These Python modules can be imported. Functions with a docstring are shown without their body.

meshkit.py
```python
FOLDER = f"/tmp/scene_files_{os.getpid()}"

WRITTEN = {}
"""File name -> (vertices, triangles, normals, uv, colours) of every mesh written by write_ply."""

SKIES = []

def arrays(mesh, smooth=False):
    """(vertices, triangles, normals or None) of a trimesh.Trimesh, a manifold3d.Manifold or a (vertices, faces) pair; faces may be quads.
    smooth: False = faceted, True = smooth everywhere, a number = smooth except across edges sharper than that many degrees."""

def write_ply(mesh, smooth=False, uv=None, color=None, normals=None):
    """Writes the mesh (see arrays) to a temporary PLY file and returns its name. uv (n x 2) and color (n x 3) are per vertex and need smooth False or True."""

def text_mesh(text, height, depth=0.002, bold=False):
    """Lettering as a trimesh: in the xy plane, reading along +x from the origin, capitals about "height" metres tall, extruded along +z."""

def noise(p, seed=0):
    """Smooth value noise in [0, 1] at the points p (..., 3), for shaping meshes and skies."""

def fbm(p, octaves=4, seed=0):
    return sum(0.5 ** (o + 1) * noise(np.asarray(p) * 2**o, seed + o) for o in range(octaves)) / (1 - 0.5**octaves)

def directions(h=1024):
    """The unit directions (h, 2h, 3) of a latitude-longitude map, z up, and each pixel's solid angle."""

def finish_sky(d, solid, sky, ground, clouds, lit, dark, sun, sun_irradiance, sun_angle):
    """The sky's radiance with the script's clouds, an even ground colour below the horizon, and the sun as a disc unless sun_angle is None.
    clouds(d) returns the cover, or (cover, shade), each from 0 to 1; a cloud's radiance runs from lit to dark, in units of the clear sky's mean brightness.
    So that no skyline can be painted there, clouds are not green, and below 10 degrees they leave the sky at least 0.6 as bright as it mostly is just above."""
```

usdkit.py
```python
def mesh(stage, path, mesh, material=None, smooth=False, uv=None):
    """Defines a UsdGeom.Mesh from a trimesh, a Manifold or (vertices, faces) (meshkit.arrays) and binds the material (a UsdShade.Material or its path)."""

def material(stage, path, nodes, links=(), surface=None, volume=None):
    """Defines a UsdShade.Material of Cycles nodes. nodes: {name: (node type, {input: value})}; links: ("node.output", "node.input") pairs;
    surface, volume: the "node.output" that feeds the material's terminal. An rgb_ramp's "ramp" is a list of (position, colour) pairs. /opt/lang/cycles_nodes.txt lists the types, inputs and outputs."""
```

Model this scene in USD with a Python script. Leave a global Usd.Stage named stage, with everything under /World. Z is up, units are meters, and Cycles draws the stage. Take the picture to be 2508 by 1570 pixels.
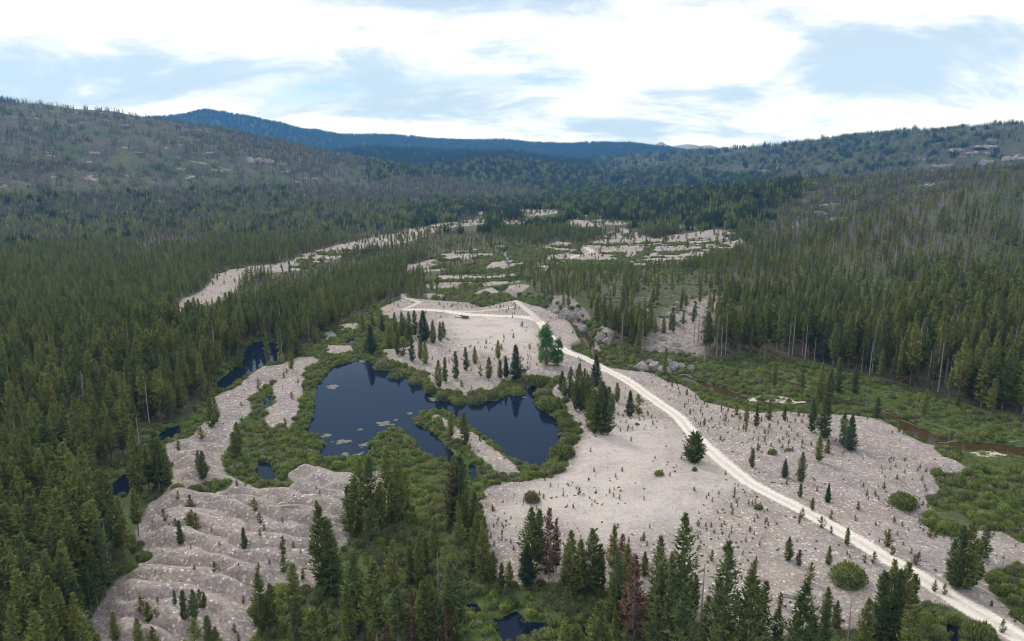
import math, random
import numpy as np, trimesh, shapely, usdkit, meshkit
from shapely.geometry import Polygon, LineString, Point
from scipy import ndimage
from pxr import Usd, UsdGeom, UsdLux, UsdShade, Sdf, Gf, Vt

stage = Usd.Stage.CreateInMemory()
UsdGeom.SetStageUpAxis(stage, "Z")
UsdGeom.SetStageMetersPerUnit(stage, 1.0)
UsdGeom.Xform.Define(stage, "/World")
UsdGeom.Scope.Define(stage, "/World/Looks")

# ------------------------------------------------------------------ camera, sky, sun, exposure
CAM_H, PITCH, FPX, CX, CY = 88.0, math.radians(12.28), 1791.0, 1254.0, 785.0
SUN_EL, SUN_AZ = math.radians(44.0), math.radians(-34.0)          # azimuth measured from +y towards +x
EXPOSURE = 0.28
SKY_STRENGTH = 0.10
cam = UsdGeom.Camera.Define(stage, "/World/camera")
cam.CreateHorizontalApertureAttr(36.0)
cam.CreateVerticalApertureAttr(36.0 * 641 / 1024)
cam.CreateFocalLengthAttr(36.0 * FPX / 2508.0)
cam.CreateClippingRangeAttr(Gf.Vec2f(1.0, 60000.0))
cam.CreateExposureAttr(EXPOSURE)
cam.AddTranslateOp().Set(Gf.Vec3d(0, 0, CAM_H))
cam.AddRotateXOp().Set(90.0 - math.degrees(PITCH))

# cloud banks: (azimuth deg, elevation deg, half width, half height, weight) - grey undersides in the direction of the valley
def sky_material():
    N, L = {}, []
    N["tc"] = ("texture_coordinate", {})
    N["sep"] = ("separate_xyz", {})
    L.append(("tc.generated", "sep.vector"))
    def m(name, kind, a, b=None, c=None, clamp=False):
        d = {"math_type": kind}
        if clamp: d["use_clamp"] = True
        for k, v in (("value1", a), ("value2", b), ("value3", c)):
            if v is None: continue
            if isinstance(v, str): L.append((v, f"{name}.{k}"))
            else: d[k] = float(v)
        N[name] = ("math", d)
        return f"{name}.value"
    # flat cloud layer: direction projected on a plane overhead, softened near the horizon
    zc = m("zc", "maximum", "sep.z", 0.0)
    zz = m("zz", "add", zc, 0.30)
    px = m("px", "divide", "sep.x", zz)
    py = m("py", "divide", "sep.y", zz)
    N["pv"] = ("combine_xyz", {})
    L += [(px, "pv.x"), (py, "pv.y")]
    def noise(name, scale, detail, rough, off, dist=0.0, sx=1.0, sy=1.0):
        N[name + "m"] = ("mapping", {"mapping_type": "point", "location": off, "scale": (sx, sy, 1)})
        N[name] = ("noise_texture", {"scale": scale, "detail": detail, "roughness": rough, "distortion": dist})
        L.append(("pv.vector", name + "m.vector")); L.append((name + "m.vector", name + ".vector"))
        return f"{name}.fac"
    big = noise("big", 0.85, 6, 0.56, (3.1, 1.7, 0.0), 0.35, 0.8, 1.0)
    fine = noise("fine", 2.7, 8, 0.62, (7.7, 0.4, 2.0), 0.3, 0.75, 1.0)
    N["sky"] = ("sky_texture", {"sky_type": "single_scattering", "sun_disc": False, "sun_elevation": SUN_EL, "sun_rotation": SUN_AZ, "altitude": 1900.0, "air_density": 1.0, "aerosol_density": 1.5, "ozone_density": 1.0})
    # cover
    el = m("el", "arcsine", "sep.z")
    # cloud darkening added above the view to dim the pond reflection, lifted higher up
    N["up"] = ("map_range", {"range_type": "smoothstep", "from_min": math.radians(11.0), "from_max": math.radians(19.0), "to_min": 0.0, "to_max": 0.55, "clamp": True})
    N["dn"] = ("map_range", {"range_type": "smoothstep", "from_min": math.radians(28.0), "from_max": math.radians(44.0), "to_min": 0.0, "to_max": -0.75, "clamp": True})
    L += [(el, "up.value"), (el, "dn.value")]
    cov = m("cov0", "multiply_add", fine, 0.45, big)
    N["cover"] = ("map_range", {"range_type": "smoothstep", "from_min": 0.46, "from_max": 0.60, "to_min": 0.0, "to_max": 1.0, "clamp": True})
    L.append((cov, "cover.value"))
    # grey bases, thick parts of the layer
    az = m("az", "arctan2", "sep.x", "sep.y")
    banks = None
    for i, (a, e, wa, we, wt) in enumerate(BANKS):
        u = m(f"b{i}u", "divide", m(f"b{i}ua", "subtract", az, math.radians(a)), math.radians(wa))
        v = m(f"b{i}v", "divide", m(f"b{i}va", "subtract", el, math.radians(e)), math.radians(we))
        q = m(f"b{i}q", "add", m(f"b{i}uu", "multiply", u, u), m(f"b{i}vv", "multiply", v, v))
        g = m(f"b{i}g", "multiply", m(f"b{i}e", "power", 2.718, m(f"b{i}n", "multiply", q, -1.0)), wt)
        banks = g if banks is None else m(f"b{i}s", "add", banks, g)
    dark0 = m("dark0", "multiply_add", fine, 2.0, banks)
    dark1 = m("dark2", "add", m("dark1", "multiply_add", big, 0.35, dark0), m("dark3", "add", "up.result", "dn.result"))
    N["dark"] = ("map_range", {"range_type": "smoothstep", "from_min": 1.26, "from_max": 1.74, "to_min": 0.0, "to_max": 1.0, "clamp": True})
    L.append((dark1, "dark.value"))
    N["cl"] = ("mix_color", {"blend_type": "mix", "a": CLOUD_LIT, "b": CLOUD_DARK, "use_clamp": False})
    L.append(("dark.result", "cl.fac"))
    N["mix"] = ("mix_color", {"blend_type": "mix", "use_clamp": False})
    N["deep"] = ("mix_color", {"blend_type": "multiply", "fac": 1.0, "b": (0.74, 0.79, 0.92), "use_clamp": False})
    L += [("sky.color", "deep.a"), ("cover.result", "mix.fac"), ("deep.result", "mix.a"), ("cl.result", "mix.b")]
    N["low"] = ("rgb_ramp", {"ramp": [(0.0, (0.93, 1.0, 1.12)), (0.12, (0.97, 1.0, 1.05)), (0.3, (1.0, 1.0, 1.0))]})   # distant air thickens blue towards the horizon
    N["tint"] = ("mix_color", {"blend_type": "multiply", "fac": 1.0, "use_clamp": False})
    L += [("zc.value", "low.fac"), ("mix.result", "tint.a"), ("low.color", "tint.b")]
    N["bg"] = ("background_shader", {"strength": SKY_STRENGTH})
    L.append(("tint.result", "bg.color"))
    return usdkit.material(stage, "/World/Looks/sky", N, L, surface="bg.background")

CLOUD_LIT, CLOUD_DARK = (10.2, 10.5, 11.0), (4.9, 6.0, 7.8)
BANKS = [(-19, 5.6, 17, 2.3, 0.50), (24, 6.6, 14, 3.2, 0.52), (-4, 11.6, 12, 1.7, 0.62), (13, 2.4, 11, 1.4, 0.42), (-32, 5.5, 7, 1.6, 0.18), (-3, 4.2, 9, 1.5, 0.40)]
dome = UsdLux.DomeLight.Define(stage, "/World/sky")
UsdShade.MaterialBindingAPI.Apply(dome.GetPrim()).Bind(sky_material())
sun = UsdLux.DistantLight.Define(stage, "/World/sun")
sun.CreateIntensityAttr(0.40)
sun.CreateAngleAttr(12.0)
sun.CreateColorAttr(Gf.Vec3f(1.0, 0.95, 0.88))
sun.GetPrim().CreateAttribute("inputs:normalize", Sdf.ValueTypeNames.Bool).Set(True)
sun.AddRotateZOp().Set(180.0 - math.degrees(SUN_AZ))
sun.AddRotateXOp().Set(90.0 - math.degrees(SUN_EL))
sun.GetPrim().GetAttribute("xformOpOrder").Set(Vt.TokenArray(["xformOp:rotateZ", "xformOp:rotateX"]))

# ------------------------------------------------------------------ naming and properties
used = {}
def numbered(name):
    n = used.get(name, 0); used[name] = n + 1
    return name if n == 0 else f"{name}_{n:03d}"
def tag(prim, label=None, cat=None, group=None, kind=None):
    for k, v in (("label", label), ("category", cat), ("group", group), ("kind", kind)):
        if v: prim.SetCustomDataByKey(k, v)
    return prim
def thing(name, label, cat, loc=(0, 0, 0), rotz=0.0, scale=None, group=None):
    x = UsdGeom.Xform.Define(stage, "/World/" + numbered(name))
    x.AddTranslateOp().Set(Gf.Vec3d(*map(float, loc)))
    if rotz: x.AddRotateZOp().Set(float(rotz))
    if scale is not None: x.AddScaleOp().Set(Gf.Vec3f(*map(float, scale)))
    return tag(x.GetPrim(), label, cat, group)
def raw_mesh(path, v, f, mat, normals=None, prim_vars=None):
    m = UsdGeom.Mesh.Define(stage, path)
    m.CreatePointsAttr(Vt.Vec3fArray.FromNumpy(np.ascontiguousarray(v, np.float32)))
    m.CreateFaceVertexCountsAttr(Vt.IntArray.FromNumpy(np.full(len(f), f.shape[1], np.int32)))
    m.CreateFaceVertexIndicesAttr(Vt.IntArray.FromNumpy(np.ascontiguousarray(f, np.int32).ravel()))
    m.CreateSubdivisionSchemeAttr("none")
    if normals is not None:
        m.CreateNormalsAttr(Vt.Vec3fArray.FromNumpy(np.ascontiguousarray(normals, np.float32)))
        m.SetNormalsInterpolation("vertex")
    for k, a in (prim_vars or {}).items():
        UsdGeom.PrimvarsAPI(m).CreatePrimvar(k, Sdf.ValueTypeNames.Color3fArray, "vertex").Set(Vt.Vec3fArray.FromNumpy(np.ascontiguousarray(a, np.float32)))
    if mat is not None:
        UsdShade.MaterialBindingAPI.Apply(m.GetPrim()).Bind(mat)
    return m.GetPrim()
def cross3(a, b):
    return np.stack([a[:, 1] * b[:, 2] - a[:, 2] * b[:, 1], a[:, 2] * b[:, 0] - a[:, 0] * b[:, 2], a[:, 0] * b[:, 1] - a[:, 1] * b[:, 0]], 1)

# ------------------------------------------------------------------ survey: photograph bearings to places in the valley
cp, sp = math.cos(PITCH), math.sin(PITCH)
def place(u, v, z=0.0):
    """Where the line of sight at photo point (u, v) meets height z."""
    u, v = np.asarray(u, float), np.asarray(v, float)
    a, b = (u - CX) / FPX, (CY - v) / FPX
    dy, dz = cp + b * sp, -sp + b * cp
    t = (z - CAM_H) / dz
    return np.stack([a * t, dy * t], -1)
def along(u, v, Y):
    """The point of the line of sight at forward distance Y."""
    a, b = (u - CX) / FPX, (CY - v) / FPX
    dy, dz = cp + b * sp, -sp + b * cp
    t = Y / dy
    return np.array([a * t, Y, CAM_H + dz * t])
def seen(x, y, z):
    d = y * cp - (z - CAM_H) * sp
    d = np.where(d < 1, 1e9, d)
    return CX + FPX * x / d, CY - FPX * (y * sp + (z - CAM_H) * cp) / d, d
def poly(pts, z=0.0, grow=0.0):
    p = Polygon(place(*np.array(pts, float).T, z))
    if not p.is_valid: p = p.buffer(0)
    return p.buffer(grow) if grow else p
GRAVEL = [
 # western tailings
 [(242,1570),(221,1520),(263,1455),(297,1410),(360,1372),(342,1337),(332,1306),(346,1271),(370,1230),(398,1213),(419,1185),(408,1130),(408,1086),(460,1075),(491,1041),(512,1027),(519,978),(540,961),(571,954),(616,916),(640,899),(692,892),(730,874),(775,874),(782,885),(754,902),(744,937),(740,971),(730,1013),(713,1047),(664,1047),(647,1034),(651,999),(678,985),(665,950),(678,930),(650,945),(640,954),(612,971),(616,1006),(588,1034),(571,1041),(571,1093),(540,1120),(554,1162),(599,1181),(647,1199),(692,1199),(720,1178),(696,1161),(727,1147),(779,1140),(830,1161),(890,1160),(950,1150),(955,1230),(930,1300),(860,1310),(800,1400),(761,1448),(675,1431),(619,1479),(637,1541),(619,1570),(600,1640),(240,1640)],
 # spit between the arms of the pond
 [(1040,1020),(1071,1015),(1092,1027),(1123,1051),(1158,1058),(1196,1089),(1220,1106),(1265,1141),(1272,1158),(1234,1165),(1182,1127),(1137,1092),(1106,1075),(1092,1047),(1061,1030)],
 # main flat and road side
 [(926,757),(988,729),(1078,741),(1147,750),(1182,764),(1258,753),(1268,753),(1303,767),(1355,778),(1390,798),(1424,843),(1400,852),(1400,862),(1441,878),(1493,902),(1545,909),(1590,909),(1632,933),(1672,944),(1693,954),(1724,982),(1793,999),(1866,1010),(1914,1006),(1983,1013),(2087,1016),(2156,1027),(2208,1051),(2253,1082),(2295,1093),(2309,1120),(2330,1124),(2392,1158),(2281,1161),(2305,1209),(2264,1216),(2278,1244),(2295,1258),(2271,1271),(2290,1310),(2364,1320),(2399,1299),(2451,1303),(2508,1332),(2600,1360),(2600,1420),(2508,1385),(2430,1395),(2420,1440),(2508,1525),(2600,1590),(2600,1640),(2450,1570),(2350,1490),(2260,1470),(2240,1500),(2100,1540),(1900,1560),(1790,1560),(1700,1520),(1600,1470),(1500,1440),(1400,1420),(1300,1430),(1220,1440),(1195,1400),(1190,1330),(1185,1260),(1175,1220),(1182,1202),(1217,1185),(1286,1178),(1348,1171),(1390,1143),(1397,1105),(1421,1071),(1421,1041),(1390,1010),(1386,978),(1348,971),(1365,926),(1314,923),(1289,916),(1286,902),(1260,930),(1224,937),(1217,951),(1147,968),(1099,964),(1061,947),(1047,913),(995,899),(954,881),(940,868),(936,857),(1000,850),(1010,800),(950,780)],
 # far western strip
 [(436,750),(446,733),(484,719),(512,698),(526,670),(540,660),(588,654),(671,647),(716,637),(751,619),(836,599),(926,578),(969,573),(996,564),(1038,554),(1072,549),(1106,545),(1154,538),(1192,537),(1192,549),(1158,552),(1106,557),(1072,566),(1020,587),(952,604),(900,612),(836,630),(727,664),(650,670),(616,677),(581,708),(547,736),(484,757),(443,774)],
 [(1079,623),(1120,615),(1165,610),(1210,622),(1200,632),(1150,636),(1100,640),(1060,640),(1045,652),(1020,648)],
 [(996,648),(1050,645),(1108,655),(1090,664),(1050,665),(1000,668)],
 [(1184,657),(1203,643),(1235,633),(1278,638),(1287,645),(1261,655),(1218,660)],
 [(1070,676),(1170,674),(1269,672),(1270,683),(1170,685),(1072,686)],
 [(1036,702),(1055,693),(1158,695),(1123,707),(1063,709)],
 [(1179,700),(1218,697),(1278,697),(1270,705),(1184,709)],
 [(1160,728),(1192,716),(1278,710),(1299,717),(1278,734),(1210,736)],
 [(1038,721),(1072,721),(1094,729),(1048,734)],
 [(1198,597),(1223,594),(1246,602),(1210,607)],
 [(1330,605),(1362,592),(1392,594),(1420,603),(1450,595),(1470,585),(1490,570),(1520,562),(1550,570),(1600,585),(1640,580),(1690,578),(1760,575),(1800,573),(1830,575),(1800,580),(1820,600),(1835,615),(1854,625),(1820,630),(1780,640),(1700,650),(1660,655),(1600,657),(1550,653),(1540,640),(1440,635),(1400,640),(1370,645),(1335,632)],
 [(1655,562),(1700,560),(1760,563),(1757,570),(1680,572),(1655,570)],
 [(1300,655),(1340,648),(1360,655),(1330,664)], [(1440,660),(1480,652),(1482,664),(1450,668)],
 [(800,845),(860,846),(868,858),(830,868),(800,868)], [(830,795),(875,790),(880,805),(835,808)], [(795,815),(815,810),(825,822),(800,832)],
 [(1163,519),(1188,518),(1190,524),(1165,525)],
 [(1430,534),(1464,532),(1466,540),(1432,541)], [(1530,530),(1580,527),(1590,535),(1560,540),(1530,540)], [(1476,532),(1500,530),(1502,536),(1476,537)],
 [(1565,508),(1640,506),(1640,514),(1600,516),(1565,514)], [(1840,494),(1895,490),(1895,500),(1860,505),(1845,503)],
 [(1770,520),(1800,512),(1815,525),(1800,545),(1765,548),(1745,540)], [(1640,548),(1668,546),(1668,553),(1640,553)], [(1590,484),(1620,482),(1622,489),(1592,490)],
 [(1830,545),(1860,538),(1875,545),(1850,552)], [(1720,536),(1738,532),(1742,545),(1722,550)],
]
RAVINE = [[(1550,633),(1590,625),(1605,605),(1590,605),(1570,618)], [(1610,645),(1650,640),(1690,645),(1650,652),(1615,652)], [(1140,1020),(1150,1020),(1150,1030)],
 [(500,1185),(545,1175),(560,1200),(520,1212),(490,1205)], [(2265,1265),(2350,1262),(2365,1300),(2350,1320),(2290,1312),(2268,1290)]]
POND = [
 [(836,892),(817,898),(794,918),(777,941),(769,981),(767,1008),(758,1037),(744,1057),(775,1068),(794,1087),(781,1110),(767,1117),(814,1120),(880,1127),(913,1107),(905,1085),(925,1065),(950,1053),(985,1058),(1010,1075),(1030,1105),(1060,1120),(1096,1134),(1113,1150),(1120,1130),(1110,1106),(1096,1096),(1078,1075),(1050,1051),(1016,1037),(1014,1023),(1037,1013),(1078,1006),(1113,1020),(1147,1044),(1158,1051),(1196,1079),(1217,1096),(1244,1124),(1268,1134),(1286,1134),(1310,1148),(1338,1148),(1345,1120),(1369,1089),(1376,1058),(1365,1030),(1341,1013),(1317,999),(1310,982),(1310,964),(1320,954),(1303,944),(1289,933),(1282,954),(1251,964),(1227,975),(1217,982),(1154,985),(1106,985),(1078,982),(1044,961),(1030,937),(999,923),(974,916),(933,902),(905,885),(881,881),(850,888)],
 [(635,836),(665,839),(688,844),(678,872),(678,888),(645,898),(629,908),(600,925),(556,951),(533,961),(529,938),(562,912),(592,888),(599,859),(609,845)],
 [(401,1054),(439,1041),(443,1065),(412,1080),(384,1096),(367,1113),(360,1100)],
 [(263,1195),(322,1143),(325,1188),(311,1219),(263,1215)],
 [(630,1131),(657,1133),(675,1154),(671,1181),(644,1178),(623,1164)],
 [(650,968),(668,971),(661,999),(644,996)],
 [(846,838),(858,828),(874,831),(870,846),(852,847)],
 [(1137,1479),(1168,1479),(1192,1514),(1227,1514),(1265,1496),(1296,1524),(1348,1524),(1350,1545),(1290,1560),(1234,1580),(1210,1534),(1175,1510)],
 [(1425,1535),(1440,1535),(1445,1570),(1428,1570)],
 [(2320,1530),(2357,1535),(2357,1590),(2322,1590)],
 [(1600,662),(1650,655),(1720,657),(1715,668),(1640,675),(1605,668)],
 [(1148,1140),(1165,1140),(1174,1182),(1152,1184)],
 [(1076,734),(1090,734),(1090,744),(1076,744)],
 [(1255,738),(1240,634),(1246,640)],
]
POND_SAY = ["broad dark blue pond with two arms in the middle of the tailings", "narrow black pond against the left forest edge", "black water in the gap left of the upper tailings edge", "black pool under the pines in the lower left forest", "small grey pool among willows left of the main pond", "thin pool between the two upper gravel lobes", "tiny pale pool above the main pond beside dark spruces", "dark pool among willows at the bottom centre of the view", "narrow black water beside the rusty dead pine at the bottom", "black pool below the road in the bottom right corner", "pale far pond in front of the wide distant tailings", "short dark channel below the spit of the main pond", "pale pool behind the gravel flat with the truck", ""]
RIVER = [(1225,715),(1258,740),(1320,760),(1376,788),(1417,805),(1445,840),(1459,868),(1493,888),(1528,899),(1580,909),(1632,916),(1672,923),(1689,933),(1758,954),(1828,980),(1914,984),(2010,985),(2104,993),(2174,1015),(2226,1044),(2278,1074),(2330,1092),(2433,1098),(2508,1106),(2620,1120)]
RIVER_W = [4,4,4,4,5,5,5,5,5,5,5,5,6,6,6,5,5,5,6,7,8,8,8,8,8]
SIDE_ARM = [(1890,925),(1935,938),(1985,955),(2020,965)]
CREEKS = [[(1242,608),(1236,622),(1250,640)], [(1150,648),(1145,660),(1147,668)]]
ROAD = [(2620,1630),(2502,1559),(2433,1517),(2364,1476),(2295,1434),(2226,1396),(2156,1358),(2087,1316),(2032,1285),(1983,1258),(1935,1233),(1880,1206),(1810,1164),(1741,1105),(1693,1060),(1666,1027),(1615,989),(1556,947),(1493,909),(1441,881),(1390,864),(1355,843),(1320,802),(1282,791),(1217,785),(1151,778),(1099,769),(1044,762),(985,759)]
TRACKS = [[(1320,802),(1295,780),(1262,752)], [(985,759),(1005,752),(1025,743),(1010,735),(995,729),(988,716)], [(1262,768),(1180,772),(1110,768)], [(1395,632),(1425,622),(1450,616),(1432,604)], [(1795,548),(1800,530),(1797,518)]]
GREEN = [
 # willows round the main pond and the basin left of it
 [(782,885),(836,885),(800,925),(785,950),(777,1000),(762,1040),(800,1080),(800,1112),(880,1125),(910,1112),(950,1050),(1000,1066),(1032,1108),(1096,1134),(1150,1180),(1175,1220),(1190,1330),(1195,1400),(1230,1450),(1300,1440),(1400,1430),(1500,1450),(1600,1490),(1640,1640),(640,1640),(637,1541),(619,1479),(675,1431),(761,1448),(800,1400),(860,1310),(930,1300),(955,1230),(950,1150),(870,1145),(779,1140),(727,1147),(696,1161),(720,1178),(692,1199),(647,1199),(599,1181),(554,1162),(540,1120),(571,1093),(571,1041),(616,1006),(612,971),(640,954),(678,930),(665,950),(678,985),(651,999),(647,1034),(664,1047),(713,1047),(730,1013),(740,971),(744,937),(754,902)],
 # right bank and flats
 [(1440,880),(1493,902),(1600,909),(1680,940),(1724,982),(1793,999),(1914,1004),(2087,1014),(2156,1027),(2208,1051),(2253,1082),(2295,1093),(2309,1120),(2392,1158),(2281,1161),(2305,1209),(2264,1216),(2278,1244),(2295,1258),(2350,1258),(2399,1299),(2508,1332),(2700,1400),(2700,1000),(2508,1075),(2400,1060),(2300,1010),(2200,960),(2100,915),(2000,905),(1900,905),(1850,915),(1720,920),(1650,895),(1560,870),(1480,840),(1450,800),(1430,800),(1445,850)],
 [(2430,1395),(2508,1385),(2700,1450),(2700,1640),(2560,1590),(2420,1445)],
 [(2240,1450),(2300,1470),(2420,1560),(2500,1640),(1900,1640),(1960,1560),(2100,1540),(2240,1500)],
 [(1130,745),(1182,764),(1258,756),(1250,735),(1150,728),(1120,735)],
 [(1062,712),(1160,706),(1180,715),(1150,730),(1090,728)], [(1000,690),(1300,687),(1300,697),(1050,695)], [(1090,660),(1180,650),(1240,610),(1300,600),(1340,630),(1300,650),(1270,670),(1080,674)],
 [(880,820),(960,800),(1010,810),(1000,850),(936,860),(880,875),(840,885),(800,868),(830,825)], [(690,880),(760,860),(800,868),(780,885),(730,874)],
 [(1320,655),(1400,642),(1540,640),(1600,660),(1580,672),(1480,668),(1380,668)], [(1790,640),(1840,590),(1870,600),(1860,630)],
 [(1340,800),(1420,850),(1460,860),(1400,800),(1330,760),(1300,755)],
 [(700,545),(900,520),(1100,500),(1300,495),(1500,500),(1500,540),(1250,560),(1000,560),(850,590)],
]
SANDBAR = [[(1832,976),(1862,971),(1905,972),(1950,978),(1974,984),(1940,988),(1880,984),(1835,981)], [(2375,1109),(2400,1103),(2440,1105),(2471,1117),(2440,1120),(2400,1122)], [(1880,990),(1850,994),(1815,990),(1835,985)]]
KNOLL_ROCK = [(1545,905),(1560,850),(1590,790),(1640,745),(1700,735),(1755,730),(1750,800),(1700,850),(1710,900),(1672,915),(1600,905)]
CLIFFS = [[(1340,770),(1350,745),(1400,750),(1450,790),(1430,800),(1380,785)], [(1455,840),(1462,812),(1500,815),(1500,835),(1480,850)]]

CLEARED = [(690,890),(760,840),(930,740),(1300,740),(1380,790),(1450,870),(1700,935),(1870,1000),(2090,1010),(2280,1080),(2280,1160),(2270,1260),(2310,1320),(2508,1330),(2600,1400),(2600,1640),(235,1640),(225,1510),(300,1410),(340,1300),(400,1190),(420,1070),(520,965),(620,910)]

LIGHT_FLAT = [[(1390,1060),(1450,1010),(1600,1030),(1700,1090),(1830,1190),(1700,1290),(1450,1330),(1330,1270),(1220,1310),(1190,1240),(1400,1150)], [(1100,765),(1260,790),(1310,820),(1310,900),(1200,870),(1080,830)]]

FAR_FLAT = [(1230,560),(1240,518),(1400,500),(1600,494),(1800,496),(1870,520),(1850,575),(1700,570),(1500,560),(1350,592)]
# ------------------------------------------------------------------ the lie of the land
DT, DR, DR2 = 0.0023, 0.0030, 0.0085
R_MID, R_FAR = 1700.0, 10600.0
lr1 = np.arange(math.log(62.0), math.log(R_MID), DR)
lr2 = np.arange(lr1[-1] + DR2, math.log(R_FAR), DR2)
LR = np.concatenate([lr1, lr2])
TH = np.arange(-math.radians(44), math.radians(44), DT)
NR1, NT = len(lr1), len(TH)
Rg, Tg = np.meshgrid(np.exp(LR), TH, indexing="ij")
X, Y = Rg * np.sin(Tg), Rg * np.cos(Tg)
near = np.s_[:NR1]

def inside(polys):
    """Which near grid points lie in any of the polygons."""
    out = np.zeros((NR1, NT), bool)
    for p in polys:
        for g in getattr(p, "geoms", [p]):
            if g.is_empty: continue
            a, b, c, d = g.bounds
            ex = np.array(g.exterior.coords)
            th, lr = np.arctan2(ex[:, 0], ex[:, 1]), np.log(np.hypot(ex[:, 0], ex[:, 1]))
            j0, j1 = np.searchsorted(TH, [th.min() - DT, th.max() + DT]); i0, i1 = np.searchsorted(lr1, [lr.min() - DR, lr.max() + DR])
            if j1 <= j0 or i1 <= i0: continue
            s = np.s_[i0:i1, j0:j1]
            out[s] |= shapely.contains_xy(g, X[near][s], Y[near][s])
    return out
def signed(mask):
    """Metres to the mask's edge, positive inside."""
    s = (DR, DT)
    return (ndimage.distance_transform_edt(mask, sampling=s) - ndimage.distance_transform_edt(~mask, sampling=s)) * Rg[near]
def step(x, a, b):
    t = np.clip((x - a) / (b - a), 0, 1)
    return t * t * (3 - 2 * t)
def P3(x, y, s, z=0.0):
    return np.stack([x / s, y / s, np.full(np.shape(x), float(z))], -1)
def fbm2(x, y, s, o=3, seed=0):
    return meshkit.fbm(P3(x, y, s, seed * 7.31), o, seed)

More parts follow.
